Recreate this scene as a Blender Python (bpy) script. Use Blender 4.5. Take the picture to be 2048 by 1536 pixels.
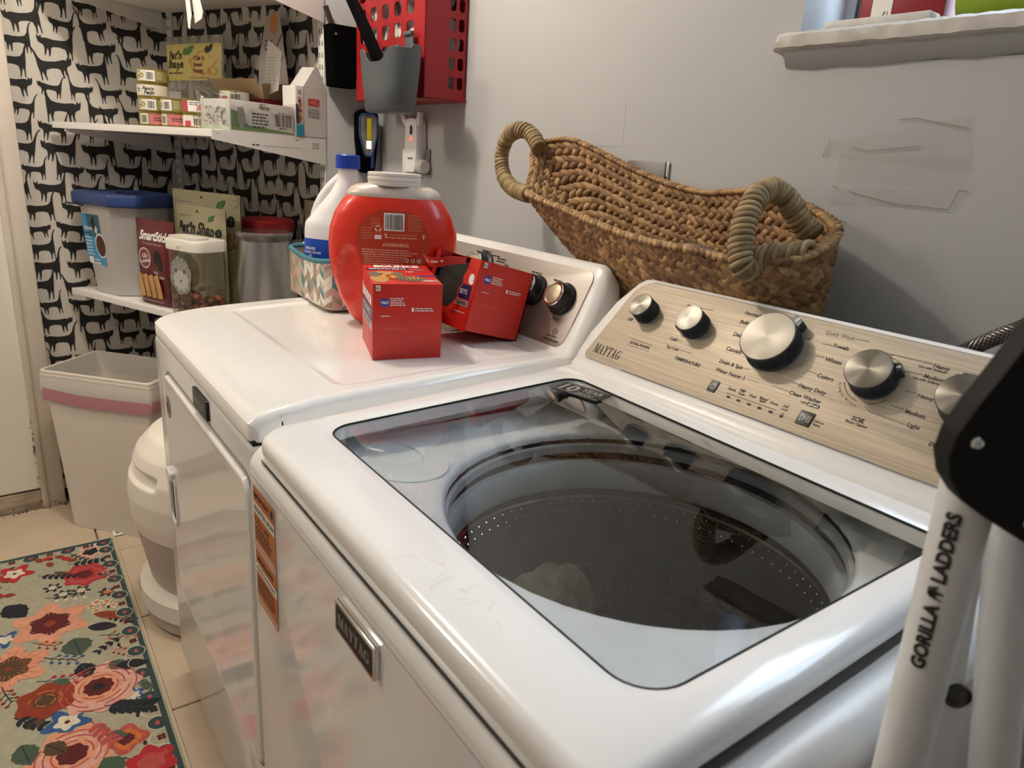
import bpy, bmesh, math, random
from mathutils import Vector as V, Matrix as MX
random.seed(7)
S = bpy.context.scene
COL = S.collection
for o in list(bpy.data.objects): bpy.data.objects.remove(o)
PI = math.pi

# ------------------------------------------------------------------ camera, world, lamps, exposure
cam = bpy.data.objects.new('camera', bpy.data.cameras.new('camera')); COL.objects.link(cam)
CR, CD, CF = None, None, None
yaw, pit, rol = 0.9343, 0.2976, -0.0661
fw = V((-math.sin(yaw)*math.cos(pit), math.cos(yaw)*math.cos(pit), -math.sin(pit)))
r0 = V((math.cos(yaw), math.sin(yaw), 0)); d0 = fw.cross(r0)
cr = math.cos(rol)*r0 + math.sin(rol)*d0
cd = -math.sin(rol)*r0 + math.cos(rol)*d0
m = MX((cr, -cd, -fw)).transposed().to_4x4(); m.translation = V((0, 0, 1.29))
cam.matrix_world = m
cam.data.sensor_width = 36; cam.data.lens = 1416/2048*36
cam.data.clip_start = 0.02
cam.data.dof.use_dof = True; cam.data.dof.focus_distance = 1.35; cam.data.dof.aperture_fstop = 8.0
S.camera = cam

w = bpy.data.worlds.new('world'); S.world = w; w.use_nodes = True
w.node_tree.nodes['Background'].inputs[0].default_value = (0.70, 0.84, 1.0, 1)
w.node_tree.nodes['Background'].inputs[1].default_value = 9.0

def lamp(name, loc, power, color, radius):
    l = bpy.data.lights.new(name, 'POINT'); l.energy = power; l.color = color; l.shadow_soft_size = radius
    o = bpy.data.objects.new(name, l); COL.objects.link(o); o.location = loc
    return o
lamp('ceiling_bulb', (-1.70, 0.30, 2.30), 33, (1.0, 0.91, 0.79), 0.045)
lamp('fill_bulb', (-2.05, -0.95, 2.25), 27, (1.0, 0.91, 0.79), 0.14)  # unseen second lamp, added as soft fill for the front of the room

S.view_settings.view_transform = 'Standard'; S.view_settings.look = 'None'
S.view_settings.exposure = 0.0; S.view_settings.gamma = 1.0
S.view_settings.use_curve_mapping = False

# ------------------------------------------------------------------ materials
def lin(h):
    h = h.lstrip('#'); c = [int(h[i:i+2], 16)/255 for i in (0, 2, 4)]
    return tuple(x/12.92 if x <= .04045 else ((x+.055)/1.055)**2.4 for x in c) + (1,)
def setin(b, n, v):
    if n in b.inputs: b.inputs[n].default_value = v
MATS = {}
def mat(name, col, rough=.5, metal=0, spec=.5, noise=None, bump=None, coat=0, aniso=0, alpha=1, trans=0, emit=None, sheen=0, ior=None):
    """noise=(scale, amount, (sx,sy,sz)) colour mottling; bump=(scale, strength, (sx,sy,sz))"""
    if name in MATS: return MATS[name]
    M = bpy.data.materials.new(name); M.use_nodes = True
    nt = M.node_tree; b = nt.nodes['Principled BSDF']
    c = lin(col)
    b.inputs['Base Color'].default_value = c
    b.inputs['Roughness'].default_value = rough; b.inputs['Metallic'].default_value = metal
    setin(b, 'Specular IOR Level', spec); setin(b, 'Coat Weight', coat); setin(b, 'Coat Roughness', .08)
    setin(b, 'Anisotropic', aniso); setin(b, 'Anisotropic Rotation', .25); setin(b, 'Alpha', alpha); setin(b, 'Transmission Weight', trans)
    setin(b, 'Sheen Weight', sheen)
    if ior: setin(b, 'IOR', ior)
    if emit:
        setin(b, 'Emission Color', lin(emit[0])); setin(b, 'Emission Strength', emit[1])
    def noi(scale, st):
        tc = nt.nodes.new('ShaderNodeTexCoord'); mp = nt.nodes.new('ShaderNodeMapping')
        mp.inputs['Scale'].default_value = st
        nz = nt.nodes.new('ShaderNodeTexNoise'); nz.inputs['Scale'].default_value = scale; nz.inputs['Detail'].default_value = 5
        nt.links.new(tc.outputs['Object'], mp.inputs[0]); nt.links.new(mp.outputs[0], nz.inputs[0])
        return nz
    if noise:
        nz = noi(noise[0], noise[2] if len(noise) > 2 else (1, 1, 1))
        rp = nt.nodes.new('ShaderNodeValToRGB')
        k = noise[1]
        rp.color_ramp.elements[0].position = .3; rp.color_ramp.elements[1].position = .7
        rp.color_ramp.elements[0].color = tuple(x*(1-k) for x in c[:3]) + (1,)
        rp.color_ramp.elements[1].color = tuple(min(1, x*(1+k*.6)) for x in c[:3]) + (1,)
        nt.links.new(nz.outputs[0], rp.inputs[0]); nt.links.new(rp.outputs[0], b.inputs['Base Color'])
    if bump:
        nz = noi(bump[0], bump[2] if len(bump) > 2 else (1, 1, 1))
        bp = nt.nodes.new('ShaderNodeBump'); bp.inputs['Strength'].default_value = bump[1]; bp.inputs['Distance'].default_value = .002
        nt.links.new(nz.outputs[0], bp.inputs['Height']); nt.links.new(bp.outputs[0], b.inputs['Normal'])
    MATS[name] = M
    return M
def glassy(name, tint, refl=(1, 1, 1), rough=.0, ior=1.5, gain=1.0):
    """thin clear sheet: see-through with a Fresnel reflection"""
    if name in MATS: return MATS[name]
    M = bpy.data.materials.new(name); M.use_nodes = True; nt = M.node_tree
    for n in list(nt.nodes):
        if n.type != 'OUTPUT_MATERIAL': nt.nodes.remove(n)
    out = nt.nodes[0]
    t = nt.nodes.new('ShaderNodeBsdfTransparent'); t.inputs[0].default_value = tint + (1,)
    g = nt.nodes.new('ShaderNodeBsdfGlossy'); g.inputs['Roughness'].default_value = rough; g.inputs[0].default_value = refl + (1,)
    f = nt.nodes.new('ShaderNodeLayerWeight'); f.inputs[0].default_value = .5
    pw = nt.nodes.new('ShaderNodeMath'); pw.operation = 'POWER'; pw.inputs[1].default_value = 5
    F0 = ((ior-1)/(ior+1))**2*gain
    mu = nt.nodes.new('ShaderNodeMath'); mu.operation = 'MULTIPLY_ADD'; mu.inputs[1].default_value = 1-F0; mu.inputs[2].default_value = F0; mu.use_clamp = True
    mx = nt.nodes.new('ShaderNodeMixShader')
    nt.links.new(f.outputs['Facing'], pw.inputs[0]); nt.links.new(pw.outputs[0], mu.inputs[0]); nt.links.new(mu.outputs[0], mx.inputs[0])
    nt.links.new(t.outputs[0], mx.inputs[1]); nt.links.new(g.outputs[0], mx.inputs[2]); nt.links.new(mx.outputs[0], out.inputs[0])
    MATS[name] = M
    return M
def radial(M, axis='Z'):
    nt = M.node_tree; t = nt.nodes.new('ShaderNodeTangent'); t.direction_type = 'RADIAL'; t.axis = axis
    nt.links.new(t.outputs[0], nt.nodes['Principled BSDF'].inputs['Tangent'])
    return M

# ------------------------------------------------------------------ objects
def tag(o, label=None, cat=None, group=None, kind=None):
    if label: o['label'] = label
    if cat: o['category'] = cat
    if group: o['group'] = group
    if kind: o['kind'] = kind
    return o
def thing(name, label, cat, loc=(0, 0, 0), rotz=0, group=None, rot=None):
    o = bpy.data.objects.new(name, None); COL.objects.link(o); o.empty_display_size = .05
    o.location = loc; o.rotation_euler = rot if rot else (0, 0, rotz)
    return tag(o, label, cat, group)
def rootloc(p):
    l = V((0, 0, 0))
    while p: l = l + p.location; p = p.parent
    return l
def rq(cs, rad, nc=6, ne=3):
    """rounded polygon outline (list of 2D points) from corners, ccw; rad scalar or list"""
    n = len(cs); out = []
    if not hasattr(rad, '__len__'): rad = [rad]*n
    arcs = []
    for i in range(n):
        p = V(cs[i]).to_2d(); a = (V(cs[i-1]).to_2d()-p); b = (V(cs[(i+1) % n]).to_2d()-p)
        an = a.normalized(); bn = b.normalized(); ang = math.acos(max(-1, min(1, an.dot(bn))))
        r = min(rad[i], .49*min(a.length, b.length)*math.tan(ang/2)); t = r/math.tan(ang/2)
        if r < 1e-6: arcs.append([p]*(nc+1)); continue
        c = p+(an+bn).normalized()*(r/math.sin(ang/2))
        p0 = p+an*t; p1 = p+bn*t
        a0 = math.atan2(*(p0-c).yx); a1 = math.atan2(*(p1-c).yx)
        d = a1-a0
        while d > PI: d -= 2*PI
        while d < -PI: d += 2*PI
        arcs.append([c+V((math.cos(a0+d*k/nc), math.sin(a0+d*k/nc)))*r for k in range(nc+1)])
    for i in range(n):
        out += arcs[i]
        q0 = arcs[i][-1]; q1 = arcs[(i+1) % n][0]
        for k in range(1, ne): out.append(q0.lerp(q1, k/ne))
    return out
def rrect(w_, h, r, nc=5, ne=2, cx=0, cy=0):
    return rq([(cx-w_/2, cy-h/2), (cx+w_/2, cy-h/2), (cx+w_/2, cy+h/2), (cx-w_/2, cy+h/2)], r, nc, ne)
def circ(r, n=32, cx=0, cy=0, ry=None):
    return [V((cx+r*math.cos(2*PI*i/n), cy+(ry or r)*math.sin(2*PI*i/n))) for i in range(n)]
def inset(pts, d):
    n = len(pts); out = []
    for i in range(n):
        p = pts[i]; a = pts[i-1]; j = 1
        while (a-p).length < 1e-7 and j < n: j += 1; a = pts[i-j]
        b = pts[(i+1) % n]; j = 1
        while (b-p).length < 1e-7 and j < n: j += 1; b = pts[(i+j) % n]
        t = ((p-a).normalized()+(b-p).normalized())
        if t.length < 1e-6: out.append(p.copy()); continue
        t.normalize(); nrm = V((-t.y, t.x))
        out.append(p+nrm*d)
    return out
def smooth_path(pts, sub=6, closed=False):
    P = [V(p) for p in pts]; n = len(P); out = []
    rng = n if closed else n-1
    for i in range(rng):
        p1 = P[i]; p2 = P[(i+1) % n]
        p0 = P[i-1] if (closed or i > 0) else p1; p3 = P[(i+2) % n] if (closed or i+2 < n) else p2
        for k in range(sub):
            t = k/sub
            out.append(.5*((2*p1)+(p2-p0)*t+(2*p0-5*p1+4*p2-p3)*t*t+(3*p1-p0-3*p2+p3)*t**3))
    if not closed: out.append(P[-1].copy())
    return out
def TR(loc=(0, 0, 0), rz=0, rx=0, ry=0):
    return MX.Translation(loc) @ MX.Rotation(rz, 4, 'Z') @ MX.Rotation(ry, 4, 'Y') @ MX.Rotation(rx, 4, 'X')
def frame(o, x, y, z=None):
    x = V(x).normalized(); z = (V(z) if z is not None else x.cross(V(y))).normalized(); y = z.cross(x)
    m_ = MX((x, y, z)).transposed().to_4x4(); m_.translation = V(o); return m_
XZ = frame((0, 0, 0), (1, 0, 0), (0, 0, 1))     # drawing plane facing -y
class MB:
    def __init__(s): s.v = []; s.f = []; s.m = []
    def add(s, vs, fs, mi=0, T=None):
        o = len(s.v)
        s.v += [tuple(T @ V(p)) if T is not None else tuple(p) for p in vs]
        s.f += [[i+o for i in f] for f in fs]; s.m += [mi]*len(fs); return s
    def bm(s, b, mi=0, T=None):
        b.verts.index_update()
        s.add([v.co.copy() for v in b.verts], [[v.index for v in f.verts] for f in b.faces], mi, T); b.free(); return s
    def box(s, c, d, bev=0, mi=0, T=None, seg=2, taper=None):
        b = bmesh.new(); bmesh.ops.create_cube(b, size=1)
        for v in b.verts:
            k = 1
            if taper and v.co.z < 0: k = taper
            v.co = V((v.co.x*d[0]*k, v.co.y*d[1]*k, v.co.z*d[2]))
        if bev: bmesh.ops.bevel(b, geom=list(b.edges), offset=bev, segments=seg, affect='EDGES', profile=.5)
        for v in b.verts: v.co += V(c)
        return s.bm(b, mi, T)
    def loft(s, rings, mi=0, T=None, closed=True, c0=False, c1=False, flip=False, loop=False):
        n = len(rings[0]); vs = [V(p) for r in rings for p in r]; fs = []
        R = len(rings); rr = R if loop else R-1
        for j in range(rr):
            j2 = (j+1) % R
            for i in range(n if closed else n-1):
                k = (i+1) % n
                fs.append([j*n+i, j*n+k, j2*n+k, j2*n+i])
        if c0: fs.append(list(range(n))[::-1])
        if c1: fs.append([(R-1)*n+i for i in range(n)])
        if flip: fs = [f[::-1] for f in fs]
        return s.add(vs, fs, mi, T)
    def lathe(s, prof, n=32, mi=0, T=None, c0=False, c1=False):
        return s.loft([[(r*math.cos(2*PI*i/n), r*math.sin(2*PI*i/n), z) for i in range(n)] for r, z in prof], mi, T, c0=c0, c1=c1)
    def prism(s, out, z0, z1, mi=0, T=None, bev=0):
        out = [V(p).to_2d() for p in out]
        a = sum(out[i-1].x*out[i].y-out[i].x*out[i-1].y for i in range(len(out)))
        if a < 0: out = out[::-1]
        rings = [[(p.x, p.y, z0) for p in out]]
        if bev:
            q = inset(out, bev); q2 = inset(out, bev*.3)
            rings += [[(p.x, p.y, z1-bev) for p in out], [(p.x, p.y, z1-bev*.3) for p in q2], [(p.x, p.y, z1) for p in q]]
        else: rings += [[(p.x, p.y, z1) for p in out]]
        return s.loft(rings, mi, T, c0=True, c1=True)
    def poly(s, pts, mi=0, T=None, z=0):
        pts = [V((p[0], p[1], p[2] if len(p) > 2 else z)) for p in pts]
        a = sum(pts[i-1].x*pts[i].y-pts[i].x*pts[i-1].y for i in range(len(pts)))
        if a < 0: pts = pts[::-1]
        return s.add(pts, [list(range(len(pts)))], mi, T)
    def tube(s, path, r, n=10, mi=0, T=None, closed=False, cap=True, flat=1.0):
        P = [V(p) for p in path]; N = len(P); rings = []; up = None
        for i in range(N):
            a = P[i-1] if (i > 0 or closed) else P[i]; b = P[(i+1) % N] if (i < N-1 or closed) else P[i]
            t = (b-a).normalized()
            if up is None: up = V((0, 0, 1)) if abs(t.z) < .9 else V((1, 0, 0))
            u = (up-t*up.dot(t)).normalized(); up = u; w_ = t.cross(u)
            rr = r(i/(N-1)) if callable(r) else r
            rings.append([P[i]+u*(math.cos(2*PI*k/n)*rr)+w_*(math.sin(2*PI*k/n)*rr*flat) for k in range(n)])
        return s.loft(rings, mi, T, c0=cap and not closed, c1=cap and not closed, loop=closed)
    def line(s, p, q, w_, mi=0, T=None, z=0):
        p = V(p).to_2d(); q = V(q).to_2d(); d = (q-p).normalized()*w_/2; nn = V((-d.y, d.x))
        return s.poly([p+nn, p-nn, q-nn, q+nn], mi, T, z)
    def grid(s, nx, ny, fn, mi=0, T=None):
        vs = [fn(i/nx, j/ny) for j in range(ny+1) for i in range(nx+1)]
        fs = [[j*(nx+1)+i, j*(nx+1)+i+1, (j+1)*(nx+1)+i+1, (j+1)*(nx+1)+i] for j in range(ny) for i in range(nx)]
        return s.add(vs, fs, mi, T)
    def text(s, t, x, y, w_=None, h=None, mi=0, T=None, z=0, bold=0, slant=0, align='L', rot=0):
        """flat lettering, left edge at x, mid-height at y; w_ = wanted width or h = cap height"""
        cu = bpy.data.curves.new('t', 'FONT'); cu.body = t; cu.size = 1; cu.offset = bold; cu.resolution_u = 3; cu.shear = slant
        ob = bpy.data.objects.new('t', cu); me = bpy.data.meshes.new_from_object(ob)
        vs = [v.co.copy() for v in me.vertices]; fs = [list(p.vertices) for p in me.polygons]
        bpy.data.objects.remove(ob); bpy.data.curves.remove(cu); bpy.data.meshes.remove(me)
        if not vs: return s
        x0 = min(v.x for v in vs); x1 = max(v.x for v in vs)
        if h is None: k = w_/(x1-x0); ky = k
        else:
            ky = h/.69; k = ky if w_ is None else w_/(x1-x0)
        mid = .345
        off = 0 if align == 'L' else (-(x1-x0)*k/2 if align == 'C' else -(x1-x0)*k)
        R = MX.Rotation(rot, 3, 'Z')
        pts = []
        for v in vs:
            q = R @ V(((v.x-x0)*k+off, (v.y-mid)*ky, 0)); pts.append((q.x+x, q.y+y, z))
        return s.add(pts, fs, mi, T)
    def bars(s, x, y, w_, h, n=22, mi=0, T=None, z=0, seed=1):
        rn = random.Random(seed); ws = [rn.choice((1, 1, 2, 3)) for _ in range(2*n)]; k = w_/sum(ws); c = x
        for i, q in enumerate(ws):
            if i % 2 == 0: s.poly([(c, y), (c+q*k, y), (c+q*k, y+h), (c, y+h)], mi, T, z)
            c += q*k
        return s
    def greek(s, x, y, w_, n, pitch, h, mi=0, T=None, z=0, seed=1):
        """lines of print too small to read, as broken strokes"""
        rn = random.Random(seed)
        for i in range(n):
            c = x; e = x+w_*rn.uniform(.75, 1)
            while c < e:
                l = rn.uniform(1.2, 4.2)*h; l = min(l, e-c)
                s.poly([(c, y-i*pitch-h/2), (c+l, y-i*pitch-h/2), (c+l, y-i*pitch+h/2), (c, y-i*pitch+h/2)], mi, T, z); c += l+h*.7
        return s
    def map(s, fn, start=0):
        s.v[start:] = [tuple(fn(V(p))) for p in s.v[start:]]; return s
    def build(s, name, mats, parent=None, world=False, ang=35, flat=False, label=None, cat=None, group=None, kind=None, T=None, recalc=True, origin=None):
        if not isinstance(mats, (list, tuple)): mats = [mats]
        off = V((0, 0, 0))
        if parent is not None and world: off = rootloc(parent)
        if parent is None:
            if origin is not None: off = V(origin)
            elif s.v:
                xs = [p[0] for p in s.v]; ys = [p[1] for p in s.v]; zs = [p[2] for p in s.v]
                off = V(((min(xs)+max(xs))/2, (min(ys)+max(ys))/2, min(zs)))
        me = bpy.data.meshes.new(name)
        me.from_pydata([(p[0]-off.x, p[1]-off.y, p[2]-off.z) for p in s.v], [], s.f)
        for q in mats: me.materials.append(q)
        me.polygons.foreach_set('material_index', s.m)
        if recalc:
            b = bmesh.new(); b.from_mesh(me); bmesh.ops.recalc_face_normals(b, faces=b.faces); b.to_mesh(me); b.free()
        me.polygons.foreach_set('use_smooth', [not flat]*len(me.polygons))
        if not flat: me.set_sharp_from_angle(angle=math.radians(ang))
        o = bpy.data.objects.new(name, me); COL.objects.link(o)
        if parent is not None: o.parent = parent
        else: o.location = off
        if T is not None: o.matrix_local = T
        return tag(o, label, cat, group, kind)
def kids(o): return [c for c in bpy.data.objects if c.parent == o]
def dup(root, loc, rotz=None, label=None, group=None):
    r = root.copy(); COL.objects.link(r); r.location = loc
    if rotz is not None: r.rotation_euler = (0, 0, rotz)
    if label: r['label'] = label
    if group: r['group'] = group
    for c in kids(root):
        k = c.copy(); COL.objects.link(k); k.parent = r
        for g in kids(c):
            q = g.copy(); COL.objects.link(q); q.parent = k
    return r
def bend(r, x0=0):
    """wrap flat art (x, y, z-offset) round a vertical cylinder of radius r, facing -y"""
    return lambda p: ((r+p.z)*math.sin((p.x-x0)/r), -(r+p.z)*math.cos((p.x-x0)/r), p.y)

# ------------------------------------------------------------------ material library
ENAMEL = mat('white_enamel', '#f1efec', .13, coat=.3)
PLAST = mat('white_plastic', '#eeece9', .28)
PAINT = mat('wall_paint', '#b9b9b9', .75, bump=(26, .25), noise=(1.7, .05))
WPAPER = mat('wallpaper', '#cbc4b9', .8, bump=(60, .05))
INK = mat('black_ink', '#1b1918', .75)
TRIMP = mat('trim_paint', '#d8cdbd', .55, noise=(9, .06), bump=(30, .15))
GROUT = mat('grout', '#8d7a66', .9)
TILE = mat('floor_tile', '#cbb8a0', .42, noise=(5, .10), bump=(20, .08))
SHELFW = mat('shelf_white', '#e2ded8', .45)
BLACK = mat('black_plastic', '#121212', .38)
MATTEB = mat('matte_black', '#050506', .85, spec=.05)
CHROME = mat('chrome', '#d8d8d8', .12, 1)
STEEL = mat('brushed_steel', '#b9b6b1', .32, 1, noise=(30, .12, (8, 8, .4)))
GREY = mat('grey_plastic', '#555a5e', .42)
RED = mat('red_plastic', '#9c0f1a', .45)
TXT = mat('print_black', '#171514', .6)
TXW = mat('print_white', '#ece8e2', .6)
TXG = mat('print_grey', '#8b857d', .6)
CARD = mat('cardboard', '#b79a78', .85)
WHITE = mat('white_print', '#efebe4', .5)
DARK = mat('dark_gap', '#0b0b0b', .8)
RUBBER = mat('dark_rubber', '#232323', .6)

# ------------------------------------------------------------------ the room
A0 = V((-2.9, .574, 0)); AU = V((.686, .298, 0)).normalized(); AN = V((AU.y, -AU.x, 0)); AROT = math.atan2(AU.y, AU.x)
def AL(s, d, z): p = A0+AU*s+AN*d; return V((p.x, p.y, z))
W0 = V((-1, 1.12, 0)); WU = V((1, .061, 0)).normalized(); WN = V((WU.y, -WU.x, 0)); WROT = math.atan2(WU.y, WU.x)
def WL(s, d, z): p = W0+WU*s+WN*d; return V((p.x, p.y, z))
TA = frame(A0, AU, (0, 0, 1)); TA = MX.Translation(A0) @ MX((AU, V((0, 0, 1)), AN)).transposed().to_4x4()   # art plane (s, z, out)
TW = MX.Translation(W0) @ MX((WU, V((0, 0, 1)), WN)).transposed().to_4x4()
LU = V((-.07, 1, 0)).normalized(); LN = V((LU.y, -LU.x, 0)); L0 = V((-2.855, 0, 0))
TL = MX.Translation(L0) @ MX((LU, V((0, 0, 1)), LN)).transposed().to_4x4()
CEIL = 2.42

fb = MB().box((-.6, -.7, -.06), (5.2, 4.0, .10)); FLOOR = fb.build('floor', GROUT, kind='structure', origin=(0, 0, 0))
t0 = MB().box((0, 0, -.006), (.415, .415, .016), bev=.0025, seg=1)
first = None
rt = random.Random(3)
for i in range(-7, 5):
    for j in range(-6, 3):
        x = -1.975+.42*i+.42*4-.21; y = .157+.42*j+.21
        if x < -3.1 or x > 1.8 or y > 1.25 or y < -2.4: continue
        if first is None:
            first = t0.build('tile', TILE, FLOOR); first.location = (x, y, -.0005)
        else:
            c = first.copy(); COL.objects.link(c); c.location = (x, y, -.0008*rt.random()); c.rotation_euler = (0, 0, rt.choice((0, PI/2, PI)))

def wallbox(mb, T, s0, s1, z0, z1, th=.10):
    return mb.box(((s0+s1)/2, (z0+z1)/2, -th/2), (s1-s0, z1-z0, th), T=T)
MB().box((-.6, -.7, CEIL+.05), (5.2, 4.0, .10)).build('ceiling', mat('ceiling_paint', '#d9d4cc', .8), kind='structure')
lw = wallbox(MB(), TL, -2.5, .60, -.01, CEIL).build('wall_left', WPAPER, kind='structure', origin=(0, 0, 0))
aw = wallbox(MB(), TA, -.02, .748, -.01, CEIL).build('wall_alcove', WPAPER, kind='structure', origin=(0, 0, 0))
MB().box((-2.264, .965, CEIL/2-.005), (.10, .20, CEIL+.01)).build('wall_step', PAINT, kind='structure')
WX0, WX1, WZ0, WZ1 = .21, 1.55, 1.507, 2.2
bw = MB()
wallbox(bw, TW, -1.32, WX0, -.01, CEIL, .16); wallbox(bw, TW, WX1, 2.8, -.01, CEIL, .16)
wallbox(bw, TW, WX0, WX1, -.01, WZ0-.03, .16); wallbox(bw, TW, WX0, WX1, WZ1, CEIL, .16)
BACKW = bw.build('wall_back', PAINT, kind='structure', origin=(0, 0, 0))
MB().box((1.75, -.6, CEIL/2), (.1, 4.4, CEIL)).build('wall_right', PAINT, kind='structure')
MB().box((-.6, -2.55, CEIL/2), (5.2, .1, CEIL)).build('wall_front', PAINT, kind='structure')

# cat silhouettes of the wallpaper (flat print)
CAT = [(-.50, .22), (-.505, .33), (-.465, .275), (-.435, .275), (-.395, .335), (-.385, .24), (-.30, .27), (-.10, .245), (.10, .265), (.22, .31), (.285, .42), (.315, .58), (.36, .72), (.43, .80), (.435, .76), (.385, .68),
       (.360, .55), (.355, .38), (.365, .15), (.36, -.06), (.375, -.27), (.345, -.27), (.325, -.10), (.29, -.02), (.275, -.12), (.255, -.29), (.23, -.29), (.225, -.12), (.18, .02), (.05, .05), (-.10, .03),
       (-.155, -.02), (-.16, -.15), (-.185, -.29), (-.21, -.28), (-.215, -.12), (-.245, -.03), (-.265, -.14), (-.29, -.27), (-.312, -.26), (-.315, -.05), (-.345, .04), (-.41, .075), (-.465, .10)]
def cats(T, x0, x1, z0, z1, name, parent, seed):
    rn = random.Random(seed); mb = MB(); row = 0; z = z0
    while z < z1:
        x = x0-.05+rn.uniform(0, .06); k = row % 2
        while x < x1+.03:
            sc = rn.choice((.078, .092, .104, .114)); fl = 1 if rn.random() < .62 else -1; an = rn.uniform(-.10, .10)-.12*fl*(rn.random() < .5)
            ht = rn.uniform(.85, 1.05); pts = []
            for px, pz in CAT:
                px *= fl; X = x+sc/2+(px*math.cos(an)-pz*ht*math.sin(an))*sc; Z = z+(px*math.sin(an)+pz*ht*math.cos(an))*sc+rn.uniform(0, .0004)
                pts.append((min(max(X, x0), x1), min(max(Z, z0-.03), CEIL), .0006))
            mb.add(pts, [list(range(len(pts)))], 0, T); x += sc*1.0+rn.uniform(.0, .010)
        z += .0640; row += 1
    return mb.build(name, INK, parent, flat=True, kind='stuff', label='black cat silhouettes printed on the cream wallpaper', recalc=False)
cats(TL, .088, .58, .02, 1.95, 'cat_print', lw, 11)
cats(TA, .0, .745, .55, 1.95, 'cat_print', aw, 12)

# door, casing, threshold on the left wall
dm = MB().box((-.412, .98, .004), (.866, 1.80, .035), T=TL)
DOORP = mat('door_paint', '#ece5d8', .4, noise=(3, .04), bump=(14, .12))
dr = dm.build('door_1', DOORP, kind='structure', origin=(-2.855, -.42, 0))
MB().lathe([(0, .002), (.02, .002), (.012, .03), (.026, .05), (.02, .068), (0, .07)], 20, T=TL @ TR((-.78, .95, .022))).build('door_knob', CHROME, dr, world=True)
tm = MB().box((.058, 1.02, .013), (.068, 2.04, .03), T=TL, bev=.004); tm.box((.030, 1.02, .020), (.020, 2.04, .03), T=TL, bev=.005)
rn = random.Random(5)
tm.build('trim_1', TRIMP, kind='structure', origin=(-2.85, .06, 0))
MB().box((-.41, .036, .012), (.87, .07, .028), T=TL, bev=.004).build('trim_2', mat('worn_wood', '#b0a08a', .7, noise=(14, .45, (1, 1, 4)), bump=(25, .5)), kind='structure', origin=(-2.85, -.41, 0))
gr = MB()
for i in range(34):
    x = rn.uniform(-.1, .10); s_ = rn.uniform(.0012, .0038); zz = max(0, rn.gauss(.004, .006))
    gr.box((x, zz+.002, .032+rn.uniform(-.004, .01)), (s_*1.6, s_*.8, s_), T=TL)
for i in range(30):
    zz = rn.uniform(.05, .42)**1.2
    gr.box((.017+rn.uniform(-.003, .002), zz, .036), (.002, rn.uniform(.003, .014), .0015), T=TL)
gr.build('grime', mat('grime', '#5b4730', .95), bpy.data.objects['trim_1'], world=True, kind='stuff')

# window niche with its stone sill, far up on the back wall
STONE = mat('sill_stone', '#c9c4bd', .5, noise=(22, .22), bump=(30, .3))
wn = MB()
for a_, b_ in (((WX0-.005, WX0+.035), (WZ0, WZ1)), ((WX1-.035, WX1+.005), (WZ0, WZ1)), ((WX0, WX1), (WZ1-.035, WZ1)), ((WX0, WX1), (WZ0, WZ0+.03)), (((WX0+WX1)/2-.015, (WX0+WX1)/2+.015), (WZ0, WZ1))):
    wn.box(((a_[0]+a_[1])/2, (b_[0]+b_[1])/2, -.145), (a_[1]-a_[0], b_[1]-b_[0], .03), T=TW)
win = wn.build('window_1', mat('window_frame', '#c9ccd0', .5), kind='structure', origin=WL(.8, -.1, WZ0))
MB().box(((WX0+WX1)/2, (WZ0+WZ1)/2, -.147), (WX1-WX0-.02, WZ1-WZ0-.02, .004), T=TW).build('pane', glassy('window_glass', (.93, .96, .98)), win, world=True)
sm = MB(); rs = random.Random(4)
prof = [(.026, 0), (.030, .003), (.031, .012), (.030, .021), (.024, .0255), (-.155, .026), (-.155, -.004), (.0, -.004), (.018, -.002)]
rings = []
for i in range(161):
    s_ = .183+(WX1+.05-.183)*i/160
    j = [rs.uniform(-.0013, .0013)*(2.2 if i == 0 else 1) for _ in range(4)]
    rings.append([WL(s_ if i else s_+rs.uniform(-.004, .004), d+(j[k % 4] if k < 5 else 0), 1.504+z+(j[(k+1) % 4]*.6 if k < 5 else 0)) for k, (d, z) in enumerate(prof)])
sm.loft(rings, c0=True, c1=True)
sm.build('sill', STONE, win, world=True, ang=22, label='grey mottled stone window sill')
um = MB(); rings = []
for i in range(31):
    s_ = .195+(WX1-.1)*i/30
    b_ = 1.478+rs.uniform(-.003, .003)
    rings.append([WL(s_, -.01, 1.505), WL(s_, .020, 1.505), WL(s_, .018, 1.500), WL(s_, .004, b_), WL(s_, -.01, b_-.004)])
um.loft(rings, c0=True, c1=True)
um.build('sill_bed', PAINT, win, world=True, ang=60)
# plaster patch and repaired edges
pm = MB().box((-.222, 1.387, -.0006), (.115, .085, .002), T=TW)
pm.build('plaster_patch', PAINT, BACKW, world=True, flat=True)

# ------------------------------------------------------------------ washing machine
def sst(x): x = max(0, min(1, x)); return x*x*(3-2*x)
def zl(y): return .940+.025*(y-.25)/.54
wm = thing('washing_machine', 'white top-loading washer with glass lid and brushed-metal control panel', 'washer', (-.545, .60, 0))
WX = (-.912, -.178)
b = MB().box(((WX[0]+WX[1])/2, .61, .475), (WX[1]-WX[0], .70, .83), bev=.006); b.box(((WX[0]+WX[1])/2, .61, .035), (WX[1]-WX[0]-.06, .62, .07))
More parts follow.
